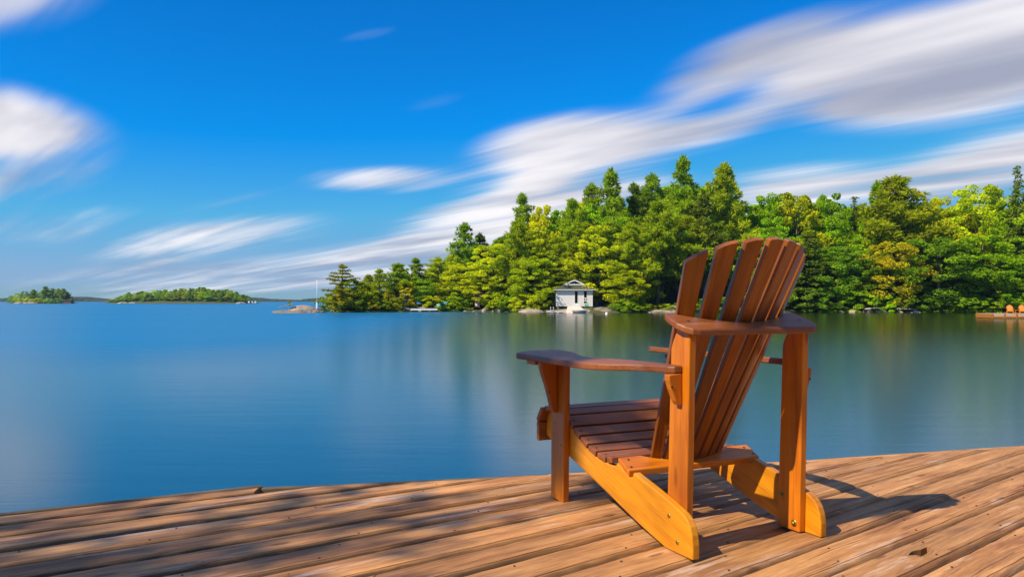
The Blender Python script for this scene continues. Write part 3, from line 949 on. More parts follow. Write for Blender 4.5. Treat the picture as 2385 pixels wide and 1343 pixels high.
KINDS = {}
def proto(key, data, half):
    v, t, tr, bark = data
    tm = mesh_of('trunk', *tr, M[bark], None, True)
    KINDS[key] = (crown_mesh('crown', v, t), tm, half)
for i in range(3):
    proto('white_pine%d' % i, pine(20 + i, 0.22, 0.14 + 0.05 * i, 19, -0.05, 0.060, 0.12, 0.55, 46, 0.48), 0.20)
    proto('red_pine%d' % i, pine(30 + i, 0.225, 0.26 + 0.06 * i, 18, 0.12, 0.060, 0.08, 0.85, 48, 0.34), 0.20)
proto('sparse_pine', pine(41, 0.24, 0.18, 11, -0.02, 0.060, 0.18, 0.4, 46, 0.4), 0.24)
for i in range(2):
    proto('spruce%d' % i, spruce(50 + i, 0.17), 0.17)
    proto('cedar%d' % i, spruce(60 + i, 0.22, 0.0, 26, 14, 0.62, 0.020), 0.20)
for i in range(4):
    proto('leafy%d' % i, broadleaf(70 + i, 0.25 + 0.02 * (i % 2), 0.06 + 0.04 * (i // 2), 110, 105), 0.26)
for i in range(2):
    proto('bush%d' % i, broadleaf(80 + i, 0.55, 0.02, 46, 80, 0.034), 0.55)
proto('willow', broadleaf(90, 0.33, 0.04, 110, 90, 0.013), 0.33)

COLOURS = {
    'white_pine': (0.25, 0.37, 0.020), 'red_pine': (0.31, 0.40, 0.012), 'sparse_pine': (0.24, 0.25, 0.020), 'spruce': (0.14, 0.20, 0.022), 'cedar': (0.36, 0.40, 0.010),
    'leafy': (0.42, 0.50, 0.008), 'dark_leafy': (0.15, 0.28, 0.014), 'green_leafy': (0.26, 0.43, 0.010), 'yellow_leafy': (0.50, 0.50, 0.008), 'willow': (0.35, 0.36, 0.012), 'bush': (0.24, 0.32, 0.012),
}
NTREE = [0]
def tree(name, kind, x, y, z, h, width, colour, label, group=None, rot=None):
    """Empty > trunk, crown. width is the full crown width in metres."""
    NTREE[0] += 1
    cm, tm, half = KINDS[kind]
    s = width / (2 * half)
    o = empty(name, (x, y, z), random.uniform(0, 6.28) if rot is None else rot)
    o.scale = (s, s, h)
    c = add('crown', cm, o)
    jit = random.uniform(0.85, 1.15)
    c.color = (colour[0] * jit * random.uniform(0.9, 1.1), colour[1] * jit, colour[2] * jit, 1)
    add('trunk', tm, o)
    tag(o, label, 'bush' if 'bush' in name else 'tree', group)
    return o
NAMES = {'white_pine': 'white_pine_tree', 'red_pine': 'red_pine_tree', 'sparse_pine': 'pine_tree', 'spruce': 'spruce_tree', 'cedar': 'cedar_tree', 'leafy': 'leafy_tree', 'willow': 'willow_tree', 'bush': 'bush'}
def shore_tree(px, top, wpx, kind, dY, ckey, label, group=None, zoff=0.0):
    """Tree whose crown top and width were measured in the photograph, standing dY behind the waterline."""
    Y = 132.0
    for _ in range(4):
        x = (px - 1192.5) / FPX * Y
        Y = shore_y(x) + dY
    z = land_z(x, Y) - 0.15 + zoff
    ztop = at(px, top, Y).z
    base = kind.rstrip('0123456789')
    return tree(NAMES[base], kind, x, Y, z, max(1.0, ztop - z), wpx * (1.18 if base in ('leafy', 'willow', 'bush', 'cedar') else 1.12) / FPX * Y, COLOURS[ckey], label, group)

ST = [
    # px, top, width, kind, metres behind waterline, colour, label
    (797, 617, 78, 'sparse_pine', 2.0, 'sparse_pine', 'ragged lone pine with open flat branches on the rocky point beside the flagpole'),
    (814, 648, 70, 'leafy2', 2.6, 'cedar', 'rounded olive-yellow leafy tree beside the ragged pine on the point'),
    (842, 655, 54, 'leafy3', 2.5, 'cedar', 'small olive leafy tree just right of the ragged pine on the point'),
    (858, 640, 56, 'red_pine0', 9, 'red_pine', 'short olive pine at the left end of the low wooded point'),
    (884, 627, 52, 'white_pine1', 6, 'red_pine', 'narrow pointed pine near the left end of the low wooded point'),
    (928, 614, 72, 'red_pine1', 8, 'red_pine', 'olive round-topped pine in the middle of the low wooded point'),
    (968, 602, 60, 'white_pine1', 11, 'white_pine', 'tall green pine with see-through crown on the low wooded point'),
    (948, 655, 42, 'leafy0', 4, 'yellow_leafy', 'little yellow-green leafy tree in front of the pines on the low point'),
    (905, 672, 40, 'cedar1', 3, 'cedar', 'small olive cedar at the water on the low wooded point'),
    (985, 648, 56, 'leafy1', 4, 'green_leafy', 'rounded green tree right above the long white dock'),
    (1020, 600, 70, 'red_pine2', 10, 'red_pine', 'olive pine where the low point meets the tall wood'),
    (1052, 578, 56, 'cedar0', 7, 'cedar', 'olive cedar left of the tall blue-green pine'),
    (1082, 521, 76, 'white_pine0', 14, 'white_pine', 'tall blue-green pine standing out at the left end of the tall wood'),
    (1118, 545, 60, 'white_pine2', 18, 'spruce', 'darker pine just right of the tall blue-green pine'),
    (1080, 612, 92, 'leafy1', 4, 'leafy', 'yellow-green leafy tree over the turquoise boat on the shore'),
    (1150, 566, 110, 'leafy0', 5, 'leafy', 'broad bright green leafy tree right of the small brown shed'),
    (1130, 640, 70, 'leafy3', 2.8, 'leafy', 'low leafy tree between the brown shed and the water'),
    (1206, 512, 88, 'red_pine0', 6, 'red_pine', 'olive pine with reddish trunk left of the white boathouse'),
    (1216, 453, 76, 'white_pine1', 20, 'white_pine', 'tall pine with tufted top left of the white boathouse'),
    (1262, 472, 74, 'leafy2', 14, 'yellow_leafy', 'tall yellow-green leafy tree rising behind the bright tree at the boathouse'),
    (1298, 488, 60, 'leafy3', 18, 'green_leafy', 'slender green leafy tree behind and left of the white boathouse'),
    (1246, 596, 92, 'leafy1', 3.2, 'leafy', 'bright yellow-green leafy tree overhanging the left wall of the white boathouse'),
    (1332, 465, 76, 'red_pine1', 16, 'red_pine', 'olive pine directly behind the white boathouse'),
    (1378, 430, 84, 'white_pine0', 22, 'white_pine', 'dark green pine between the two tallest pines above the boathouse'),
    (1424, 397, 98, 'white_pine2', 18, 'white_pine', 'very tall pine with a blunt top right of the white boathouse'),
    (1398, 520, 116, 'leafy2', 9, 'leafy', 'yellow-green leafy tree in front of the very tall blunt-topped pine'),
    (1345, 560, 84, 'cedar1', 11, 'cedar', 'olive cedar rising over the boathouse roof'),
    (1478, 430, 84, 'white_pine1', 20, 'spruce', 'dark pine left of the pointed tallest spruce'),
    (1520, 408, 80, 'red_pine2', 22, 'white_pine', 'dark rounded pine just left of the pointed tallest spruce'),
    (1592, 367, 92, 'white_pine0', 15, 'white_pine', 'pointed tallest conifer of the wood left of the chair back'),
    (1532, 470, 104, 'red_pine1', 5, 'red_pine', 'olive pine with a long bare reddish trunk left of the chair back'),
    (1470, 520, 88, 'red_pine0', 6, 'red_pine', 'olive pine with bare trunk above the hedge right of the boathouse'),
    (1690, 384, 116, 'red_pine0', 12, 'red_pine', 'big rounded pine just above the chair back'),
    (1640, 450, 90, 'white_pine2', 9, 'spruce', 'dark pine behind the left slats of the chair back'),
    (1600, 520, 84, 'red_pine2', 6, 'white_pine', 'dark pine with bare lower trunk immediately left of the chair back'),
    (1456, 628, 80, 'leafy3', 2.6, 'leafy', 'light green small tree at the right corner of the white boathouse'),
    (1492, 682, 34, 'spruce0', 2.0, 'leafy', 'tiny pointed spruce in the hedge right of the boathouse'),
    (1412, 640, 50, 'leafy0', 11, 'green_leafy', 'small leafy tree behind the right wall of the boathouse'),
    (1800, 448, 96, 'leafy0', 16, 'green_leafy', 'leafy tree right of the big rounded pine above the chair back'),
    (1856, 442, 116, 'leafy2', 14, 'leafy', 'broad light green leafy tree above the right slats of the chair back'),
    (1932, 450, 96, 'leafy1', 15, 'green_leafy', 'leafy tree with rounded top right of the chair back'),
    (1880, 540, 130, 'spruce1', 4, 'spruce', 'dark dense hemlock touching the right slats of the chair back'),
    (1950, 575, 120, 'leafy3', 3.5, 'dark_leafy', 'dark green leafy tree with yellow-lit sprays right of the chair back'),
    (1790, 530, 110, 'leafy1', 7, 'green_leafy', 'mid green leafy tree behind the top of the chair back'),
    (1992, 452, 70, 'spruce0', 14, 'spruce', 'dark spruce left of the big spreading pine on the right'),
    (2088, 414, 158, 'red_pine1', 9, 'red_pine', 'big spreading olive pine with reddish trunk on the right half of the wood'),
    (2045, 425, 80, 'white_pine2', 18, 'green_leafy', 'green crown peeping over the left shoulder of the big spreading pine'),
    (2176, 452, 96, 'leafy2', 14, 'leafy', 'light green leafy tree right of the big spreading pine'),
    (2282, 429, 150, 'leafy0', 12, 'leafy', 'widest light green leafy crown on the skyline at right'),
    (2340, 468, 90, 'leafy3', 10, 'green_leafy', 'leafy tree just left of the dark spruce at the right edge'),
    (2374, 376, 76, 'spruce1', 6, 'spruce', 'tall dark spruce at the right edge of the picture'),
    (2078, 562, 132, 'willow', 2.2, 'willow', 'olive yellow willow at the waterline below the big spreading pine'),
    (2185, 552, 160, 'leafy1', 3.0, 'dark_leafy', 'dark green maple at the waterline right of the olive willow'),
    (2290, 545, 150, 'leafy2', 3.4, 'green_leafy', 'green leafy tree at the waterline above the far right dock'),
    (2372, 590, 120, 'leafy0', 2.5, 'green_leafy', 'leafy tree at the waterline behind the two orange chairs'),
    (2010, 600, 100, 'leafy0', 3.0, 'dark_leafy', 'dark leafy tree at the waterline left of the olive willow'),
    (2430, 480, 130, 'leafy1', 5, 'green_leafy', 'leafy tree cut by the right edge of the picture'),
]
for t_ in ST:
    shore_tree(*t_)
SKYLINE = [(835, 660), (930, 625), (970, 620), (1000, 630), (1040, 595), (1080, 545), (1140, 560), (1180, 530), (1215, 480), (1260, 490), (1330, 475), (1380, 445), (1425, 420), (1460, 445), (1540, 420),
           (1592, 400), (1630, 425), (1690, 410), (1740, 450), (1790, 460), (1850, 455), (1930, 460), (1990, 460), (2085, 435), (2150, 460), (2200, 470), (2280, 445), (2330, 465), (2372, 420), (2450, 420), (2700, 420), (3000, 400)]
def skyline(px):
    for (x0, y0), (x1, y1) in zip(SKYLINE, SKYLINE[1:]):
        if px <= x1:
            return y0 + (y1 - y0) * (px - x0) / (x1 - x0)
    return SKYLINE[-1][1]
def region(px):
    for lim, nm in ((1180, 'left end of the tall wood'), (1290, 'left of the boathouse'), (1400, 'above the boathouse'), (1560, 'between boathouse and chair'), (1760, 'around the chair back'), (1950, 'just right of the chair back'), (2150, 'around the big spreading pine'), (2300, 'above the far right dock')):
        if px < lim:
            return nm
    return 'at the right edge'
FILL = [('leafy', 'green_leafy', 'leafy tree in the rear rows of the wood'), ('leafy', 'leafy', 'leafy tree in the rear rows of the wood'),
        ('white_pine', 'white_pine', 'pine in the rear rows of the wood'), ('red_pine', 'red_pine', 'pine in the rear rows of the wood')]
rf = random.Random(5)
for dY, step, lo, hi, start in ((8, 62, 70, 150, 1035), (13, 56, 40, 110, 1030), (20, 58, 25, 70, 1040), (28, 60, 12, 40, 1060), (38, 64, 8, 30, 1100)):
    px = start
    while px < 2560:
        r = rf.random()
        conifer = (r < 0.55) if px < 1740 else (r < 0.15)
        base, ck, lab = FILL[2 if rf.random() < 0.5 else 3] if conifer else FILL[0 if rf.random() < 0.6 else 1]
        kind = base + str(rf.randrange(3 if conifer else 4))
        if px < 1740 and not (dY == 8 and 1290 < px < 1390):
            shore_tree(px, skyline(px) + rf.uniform(lo, hi), rf.uniform(80, 120), kind, dY + rf.uniform(-2, 2), ck, lab + ' ' + region(px), 'rear trees ' + region(px))
        elif px >= 1740:
            shore_tree(px, skyline(px) + rf.uniform(lo, hi), rf.uniform(85, 130), kind, dY + rf.uniform(-2, 2), ck, lab + ' ' + region(px), 'rear trees ' + region(px))
        px += step * rf.uniform(0.8, 1.2)
for px in (850, 875, 915, 950, 990, 1010):
    shore_tree(px, skyline(px) + rf.uniform(15, 35), rf.uniform(45, 65), rf.choice(['leafy1', 'red_pine1', 'leafy3', 'spruce0']), rf.uniform(8, 14), rf.choice(['white_pine', 'green_leafy', 'red_pine']), 'tree in the back row of the low wooded point', 'back row trees of the low point')
# low bushes along the waterline
for px, top, w, ck, lab in (
        (775, 682, 60, 'bush', 'leftmost low bush on the rocky point right beside the flagpole'),
        (800, 676, 66, 'willow', 'olive bush under the ragged pine on the rocky point'),
        (830, 690, 56, 'bush', 'green bush just right of the ragged pine on the rocky point'),
        (865, 700, 40, 'willow', 'olive bush on the low spit left of the narrow pointed pine'),
        (890, 698, 46, 'bush', 'green bush on the low spit below the narrow pointed pine'),
        (918, 694, 40, 'willow', 'olive bush on the low spit beside the sunlit rock slab'),
        (1010, 690, 50, 'leafy', 'yellow-green bush behind the right end of the long white dock'),
        (1060, 690, 56, 'green_leafy', 'green bush just right of the turquoise boat'),
        (1090, 696, 30, 'bush', 'small green bush left of the brown shed'),
        (1160, 682, 54, 'leafy', 'yellow-green bush behind the round tan boulder'),
        (1190, 690, 56, 'green_leafy', 'green bush below the olive pine with the reddish trunk'),
        (1222, 684, 64, 'leafy', 'yellow-green bush above the low pale rock shelf'),
        (1252, 686, 46, 'leafy', 'yellow-green bush just left of the swimming dock'),
        (1456, 696, 54, 'green_leafy', 'green bush under the light green small tree right of the boathouse'),
        (1478, 706, 56, 'bush', 'clipped green hedge bush between boathouse and chair'),
        (1504, 708, 40, 'bush', 'low green bush right of the tiny pointed spruce'),
        (1548, 708, 46, 'leafy', 'yellow-green bush behind the long low rock shelf'),
        (1600, 700, 56, 'bush', 'green bush at the waterline touching the left edge of the chair back'),
        (1665, 690, 70, 'dark_leafy', 'dark bush seen between the left slats of the chair back'),
        (1872, 670, 90, 'dark_leafy', 'dark bush at the waterline touching the right edge of the chair back'),
        (1930, 668, 84, 'dark_leafy', 'dark bush at the waterline under the dark leafy tree right of the chair'),
        (1990, 678, 80, 'green_leafy', 'green bush above the pale boulder right of the chair'),
        (2060, 682, 66, 'green_leafy', 'green bush at the foot of the olive yellow willow'),
        (2130, 678, 84, 'dark_leafy', 'dark bush between the olive willow and the dark green maple'),
        (2200, 684, 84, 'dark_leafy', 'dark bush at the foot of the dark green maple'),
        (2258, 684, 70, 'green_leafy', 'green bush just left of the far right dock'),
        (2322, 684, 80, 'green_leafy', 'green bush behind the left end of the far right dock'),
        (2384, 682, 74, 'green_leafy', 'green bush directly behind the two orange chairs')):
    shore_tree(px, top, w, 'bush%d' % rf.randrange(2), 1.1 if px > 900 else 1.6, ck, lab, 'bushes along the waterline', -0.1)

# ------------------------------------------------------------------ rocks
def rock_mesh(seed, r, mat, sub=3, rough=0.28, flat=True):
    bm = bmesh.new()
    bmesh.ops.create_icosphere(bm, subdivisions=sub, radius=1.0)
    rs = np.random.default_rng(seed)
    ks = rs.normal(0, 1, (9, 3)) * np.array([1.6] * 3 + [2.0] * 3 + [3.4] * 3).reshape(9, 1)
    ph = rs.uniform(0, 6.28, 9)
    for v in bm.verts:
        p = np.array(v.co)
        d = sum(math.sin(float(k @ p) + h) * (0.55 if i < 3 else 0.3 if i < 6 else 0.16) for i, (k, h) in enumerate(zip(ks, ph)))
        ridge = abs(math.sin(float(ks[3] @ p) * 2.2 + ph[2])) * 0.5 + abs(math.sin(float(ks[7] @ p) * 1.9 + ph[5])) * 0.35 + rs.uniform(-0.12, 0.12)
        q = p * (1 + rough * (d + 0.55 * ridge - 0.3))
        v.co = (q[0] * r[0], q[1] * r[1], q[2] * r[2])
    me = bpy.data.meshes.new('rock')
    bm.to_mesh(me)
    bm.free()
    me.materials.append(M[mat])
    me.polygons.foreach_set('use_smooth', [False] * len(me.polygons))
    return me
ROCKS = [rock_mesh(i, (1, 0.8, 0.6), 'rock_pale' if i % 2 else 'rock', 2) for i in range(5)]

def rock(px, py_top, wpx, Y, label, group=None, depth=0.7, mesh=None, name='boulder'):
    p = at(px, py_top, Y)
    h = p.z - (WATER - 0.25)
    o = add(name, mesh or rf.choice(ROCKS), None, (p.x, Y, WATER - 0.25), (0, 0, rf.uniform(-0.4, 0.4)))
    w = wpx / FPX * Y / 2
    o.scale = (w, w * depth / 0.8, max(0.15, h) / 0.76)
    return tag(o, label, 'rock', group)

rock(700, 712, 66, 128.8, 'pale granite hump of the rock islet left of the flagpole', None, 0.8, rock_mesh(21, (1, 0.8, 0.6), 'rock_pale', 4, 0.26), 'granite_rock')
rock(672, 720, 96, 127.6, 'low dark skirt of the rock islet sloping left into the water', None, 0.6, rock_mesh(22, (1, 0.8, 0.6), 'rock', 4, 0.28), 'granite_rock')
rock(730, 714, 46, 129.2, 'rounded granite hump at the foot of the flagpole', None, 0.8, rock_mesh(23, (1, 0.8, 0.6), 'rock', 4, 0.26), 'granite_rock')
rock(930, 711, 70, 140.5, 'sunlit bare rock slab behind the low spit left of the long white dock', None, 0.8, rock_mesh(24, (1, 0.8, 0.6), 'rock_pale', 4, 0.2), 'granite_rock')
rock(978, 709, 60, 142.0, 'sunlit bare rock slab directly behind the long white dock', None, 0.8, rock_mesh(25, (1, 0.8, 0.6), 'rock_pale', 4, 0.2), 'granite_rock')
rock(1345, 712.5, 104, 131.0, 'broad pale granite slab in front of the white boathouse', None, 0.55, rock_mesh(26, (1, 0.8, 0.6), 'rock_pale', 4, 0.16), 'granite_rock')
rock(1404, 713, 62, 130.5, 'cracked grey granite slab right of the boathouse steps', None, 0.6, rock_mesh(27, (1, 0.8, 0.6), 'rock', 4, 0.22), 'granite_rock')
rock(1240, 718.5, 62, 133.8, 'low pale rock shelf left of the swimming dock', None, 0.5, rock_mesh(28, (1, 0.8, 0.6), 'rock_pale', 4, 0.2), 'granite_rock')
rock(1542, 719, 86, 131.2, 'long low pale rock shelf behind the left of the chair back', None, 0.5, rock_mesh(29, (1, 0.8, 0.6), 'rock_pale', 4, 0.2), 'granite_rock')
rock(1165, 713.5, 15, 138.5, 'round tan boulder between the brown shed and the boathouse', None, 0.8)
rock(1130, 716, 13, 138.2, 'grey boulder in front of the brown shed', None, 0.8)
rock(2022, 717, 22, 131.4, 'pale boulder on the dark shore right of the chair', None, 0.8)
for px, w in ((1060, 12), (1085, 14), (1105, 12), (1150, 12), (1185, 14), (1205, 12)):
    rock(px, 720 + rf.uniform(-1, 1), w, shore_y((px - 1192.5) / FPX * 137) - 0.4, 'small boulder at the waterline between the turquoise boat and the boathouse', 'shoreline boulders left of the boathouse')
for px, w in ((1905, 22), (1960, 18), (1992, 24), (2055, 26), (2095, 16), (2130, 30), (2210, 20)):
    rock(px, 721 + rf.uniform(-1, 1), w, shore_y((px - 1192.5) / FPX * 132) - 0.3, 'dark small boulder at the waterline of the shaded shore right of the chair', 'shoreline boulders on the shaded shore')

M['driftwood'] = plain('grey_driftwood', (0.42, 0.37, 0.31), 0.9, 0, 0.4, 6, 0.5)
for px, py, L, tilt, lab in ((2030, 718.5, 2.6, 0.10, 'grey driftwood log beside the pale boulder right of the chair'), (2112, 719.5, 3.4, -0.04, 'long grey driftwood log at the foot of the dark maple'), (1578, 716, 2.4, -0.16, 'grey plank-like log sloping onto the rock shelf left of the chair back'), (1218, 721, 2.0, 0.05, 'short grey log at the waterline left of the swimming dock')):
    q_ = at(px, py, shore_y((px - 1192.5) / FPX * 132) - 0.7)
    lg = empty('driftwood_log', (q_.x, q_.y, q_.z), rf.uniform(-0.3, 0.3))
    tag(lg, lab, 'log')
    add('trunk', mesh_of('trunk', *tube([(-L / 2, 0, -tilt * L / 2), (0, 0.05, 0.03), (L / 2, 0, tilt * L / 2)], [0.17, 0.14, 0.08], 8), M['driftwood'], None, True), lg)
    add('branch', mesh_of('branch', *tube([(L * 0.15, 0, 0.05), (L * 0.28, -0.1, 0.45)], [0.05, 0.02], 6), M['driftwood'], None, True), lg)

# ------------------------------------------------------------------ islet furniture and low point
p = at(738, 716, 129.0)
fp = empty('flagpole', (p.x, 129.0, p.z - 0.2))
tag(fp, 'thin white flagpole standing on the rock islet', 'flagpole')
add('pole', mesh_of('pole', *tube([(0, 0, 0), (0.01, 0, 4.9)], [0.06, 0.035], 8), M['white'], None, True), fp)
add('base', mesh_of('base', *box(-0.13, 0.13, -0.13, 0.13, 0, 1.05), M['white']), fp, bevel=0.02)
add('finial', mesh_of('finial', *tube([(0.01, 0, 4.9), (0.01, 0, 4.96), (0.01, 0, 5.02)], [0.03, 0.07, 0.02], 8), M['brass'], None, True), fp)
p = at(666, 711, 127.8)
o = add('plank_ramp', mesh_of('plank_ramp', *join(*[box(-1.15, 1.15, -0.45 + 0.31 * k, -0.16 + 0.31 * k, -0.04, 0.04) for k in range(3)]), M['tan']), None, (p.x, 127.8, p.z), (0, RAD(-14), 0.1))
tag(o, 'pale board ramp lying slanted on top of the rock islet', 'ramp')
p = at(673, 709, 128.6)
tree('bush', 'bush0', p.x, 128.6, p.z - 0.25, 0.75, 0.7, COLOURS['cedar'], 'tiny lone shrub on top of the rock islet')

def hull(L, w, h, n=12, m=7):
    V, F = [], []
    for i in range(n + 1):
        t = -1 + 2 * i / n
        k = max(0.02, (1 - abs(t) ** 2.4))
        for j in range(m + 1):
            a = math.pi * j / m
            V.append((t * L / 2, w / 2 * k * math.cos(a), h * (k ** 0.6) * math.sin(a)))
    for i in range(n):
        for j in range(m):
            F.append([i * (m + 1) + j, i * (m + 1) + j + 1, (i + 1) * (m + 1) + j + 1, (i + 1) * (m + 1) + j])
    return V, F
p = at(1036, 709, 141.5)
cn = empty('canoe', (p.x, 141.5, p.z), 0.15)
tag(cn, 'turquoise boat turned upside down on the shore under the leafy trees', 'boat')
add('hull', mesh_of('hull', *hull(1.5, 0.8, 0.5), M['teal'], None, True), cn)
add('keel', mesh_of('keel', *box(-0.55, 0.55, -0.02, 0.02, 0.47, 0.54), M['white']), cn)
p = at(1021, 714, 139.6)
cn = empty('dinghy', (p.x, 139.6, p.z), -0.5)
tag(cn, 'small dark green boat at the right end of the long white dock', 'boat')
add('hull', mesh_of('hull', *hull(1.1, 0.6, 0.45), M['green'], None, True), cn)
add('keel', mesh_of('keel', *box(-0.4, 0.4, -0.02, 0.02, 0.42, 0.48), M['white']), cn)

def float_dock(name, x, y, L, D, ztop, rz, mat, side, label, cat='dock', n=8):
    e = empty(name, (x, y, WATER), rz)
    tag(e, label, cat)
    for k in range(n):
        add('plank', mesh_of('plank', *box(-L / 2 + L * k / n + 0.012, -L / 2 + L * (k + 1) / n - 0.012, -D / 2, D / 2, ztop - 0.05, ztop), M[mat]), e)
    add('frame', mesh_of('frame', *join(box(-L / 2, L / 2, -D / 2 + 0.02, -D / 2 + 0.10, ztop - 0.30, ztop - 0.055), box(-L / 2, L / 2, D / 2 - 0.10, D / 2 - 0.02, ztop - 0.30, ztop - 0.055)), M[side]), e)
    for s in (-0.36, 0, 0.36):
        add('float', mesh_of('float', *box(s * L - L * 0.11, s * L + L * 0.11, -D / 2 + 0.12, D / 2 - 0.12, -0.12, ztop - 0.06), M['dark']), e)
    return e
p = at(989, 722, 137.4)
float_dock('floating_dock', p.x, 137.0, 4.7, 1.6, 0.62, 0.03, 'white', 'white', 'long white dock at the foot of the low wooded point')
p = at(1293, 728, 126.5)
sd = float_dock('floating_dock', p.x, 127.0, 2.7, 1.4, 0.42, 0.04, 'tan', 'white', 'small swimming dock with white ladder left of the boathouse ramp')
p = at(1286, 728, 125.9)
ld = empty('ladder', (p.x, 126.22, WATER - 0.3), 0.04)
tag(ld, 'white double-rail ladder hanging on the small swimming dock', 'ladder')
for sx in (-0.22, 0.22):
    add('rail', mesh_of('rail', *tube([(sx, 0, 0), (sx, 0, 1.15), (sx, 0.03, 1.25), (sx, 0.25, 1.28)], [0.035] * 4, 8), M['white'], None, True), ld)
for k in range(3):
    add('rung', mesh_of('rung', *tube([(-0.22, 0, 0.12 + 0.28 * k), (0.22, 0, 0.12 + 0.28 * k)], [0.03, 0.03], 6), M['white'], None, True), ld)
p = at(1350, 730, 126.0)
bt = empty('rowing_boat', (p.x, 126.6, WATER), 0.05)
tag(bt, 'low white boat moored in front of the boathouse ramp', 'boat')
V, F = hull(2.7, 1.1, 0.42, 14, 8)
V = [(x, y, 0.46 - z * 1.3) for x, y, z in V]
add('hull', mesh_of('hull', V, F, M['white'], None, True), bt)
add('deck', mesh_of('deck', *box(-1.12, 1.12, -0.36, 0.36, 0.30, 0.36), M['white']), bt, bevel=0.02)
add('gunwale', mesh_of('gunwale', *join(*[tube([(1.3 * math.cos(a), 0.55 * math.sin(a), 0.47) for a in np.linspace(s0, s0 + math.pi, 9)], [0.035] * 9, 6) for s0 in (0, math.pi)]), M['white'], None, True), bt)
p = at(1340, 721, 128.6)
o = add('boat_ramp', mesh_of('boat_ramp', [(-1.65, -1.6, 0.05), (1.7, -1.6, 0.05), (1.05, 1.9, 1.08), (-1.2, 1.9, 1.08), (-1.65, -1.6, -0.6), (1.7, -1.6, -0.6), (1.05, 1.9, -0.6), (-1.2, 1.9, -0.6)],
                                 [[0, 1, 2, 3], [0, 4, 5, 1], [1, 5, 6, 2], [2, 6, 7, 3], [3, 7, 4, 0], [7, 6, 5, 4]], plain('pale_concrete', (0.66, 0.55, 0.49), 0.85, 0, 0.15, 1.5)), None, (p.x, 128.3, WATER), None, 0.08)
tag(o, 'pale pinkish concrete boat ramp in front of the white boathouse', 'ramp')
by_ = at(1413, 731, 113)
bu = empty('buoy', (by_.x, 113, WATER))
tag(bu, 'white mooring buoy floating right of the boathouse ramp', 'buoy')
add('ball', mesh_of('ball', *tube([(0, 0, -0.16), (0, 0, -0.1), (0, 0, 0.05), (0, 0, 0.22), (0, 0, 0.31), (0, 0, 0.34)], [0.05, 0.16, 0.235, 0.19, 0.09, 0.03], 14), M['white'], None, True), bu)
add('ring', mesh_of('ring', *tube([(0, 0, 0.33), (0, 0, 0.40)], [0.03, 0.03], 8), M['screw'], None, True), bu)

# ------------------------------------------------------------------ white boathouse
SCL = 134.0 / FPX
def bx(px):
    return (px - 1192.5) * SCL
def bz(py):
    return EYE + (700 - py) * SCL
HX0, HX1, HZ0, HZ1, HY, HD = bx(1295.5), bx(1380.5), bz(711), bz(675), 134.0, 5.2
house = empty('boathouse', ((HX0 + HX1) / 2, HY + HD / 2, HZ0))
tag(house, 'small white boathouse with green-grey roof and open gable on the far shore', 'boathouse')
ho = house.location
def hp(name, vf, mat, parent=None, bevel=0.0):
    v, f = vf
    v = [(a - ho.x, b - ho.y, c - ho.z) for a, b, c in v]
    return add(name, mesh_of(name, v, f, M[mat]), parent or house, bevel=bevel)
DX0, DX1, WX0, WX1 = bx(1338.3), bx(1346), bx(1359.6), bx(1367.2)
DZ0, DZ1 = bz(706), bz(678)
x = HX0
boards = []
while x < HX1 - 0.05:
    x1 = min(x + 0.205, HX1)
    for cut in (DX0, DX1, WX0, WX1):
        if x + 0.02 < cut < x1 - 0.02:
            x1 = cut
    mid = (x + x1) / 2
    if DX0 < mid < DX1 or WX0 < mid < WX1:
        boards.append(box(x, x1 - 0.012, HY - 0.03, HY + 0.06, HZ0, DZ0))
        boards.append(box(x, x1 - 0.012, HY - 0.03, HY + 0.06, DZ1, HZ1))
    else:
        boards.append(box(x, x1 - 0.012, HY - 0.03, HY + 0.06, HZ0, HZ1))
    x = x1
hp('wall', join(*boards), 'white')
hp('wall', box(HX0, HX0 + 0.08, HY + 0.065, HY + HD, HZ0, HZ1), 'white')
hp('wall', box(HX1 - 0.08, HX1, HY + 0.065, HY + HD, HZ0, HZ1), 'white')
hp('wall', box(HX0 + 0.085, HX1 - 0.085, HY + HD - 0.1, HY + HD, HZ0, HZ1), 'white')
hp('floor', box(HX0 + 0.085, HX1 - 0.085, HY + 0.065, HY + HD - 0.105, HZ0 + 0.02, HZ0 + 0.12), 'brownwood')
dr = hp('door', box(DX0 + 0.04, DX1 - 0.04, HY + 0.04, HY + 0.07, DZ0 + 0.03, DZ1 - 0.02), 'glass')
hp('door_frame', join(box(DX0 - 0.05, DX0 + 0.035, HY - 0.05, HY + 0.10, DZ0, DZ1 + 0.05), box(DX1 - 0.035, DX1 + 0.05, HY - 0.05, HY + 0.10, DZ0, DZ1 + 0.05), box(DX0 - 0.05, DX1 + 0.05, HY - 0.055, HY + 0.09, DZ0 - 0.09, DZ0 + 0.01)), 'white', dr)
wn = hp('window', box(WX0 + 0.02, WX1 - 0.02, HY + 0.04, HY + 0.07, DZ0 + 0.03, DZ1 - 0.02), 'glass')
hp('window_frame', join(box(WX0 - 0.05, WX0 + 0.035, HY - 0.05, HY + 0.03, DZ0, DZ1 + 0.05), box(WX1 - 0.035, WX1 + 0.05, HY - 0.05, HY + 0.03, DZ0, DZ1 + 0.05),
                        box(WX0 + 0.04, WX1 - 0.04, HY - 0.03, HY + 0.03, bz(695.2), bz(693)), box(WX0 + 0.04, WX1 - 0.04, HY - 0.03, HY + 0.03, bz(701), bz(699)),
                        box((WX0 + WX1) / 2 - 0.05, (WX0 + WX1) / 2 + 0.05, HY - 0.028, HY + 0.03, bz(699), bz(695.2))), 'white', wn)
hp('skirt_beam', box(HX0 - 0.02, HX1 + 0.02, HY - 0.06, HY + 0.10, HZ0 - 0.16, HZ0 - 0.01), 'white')
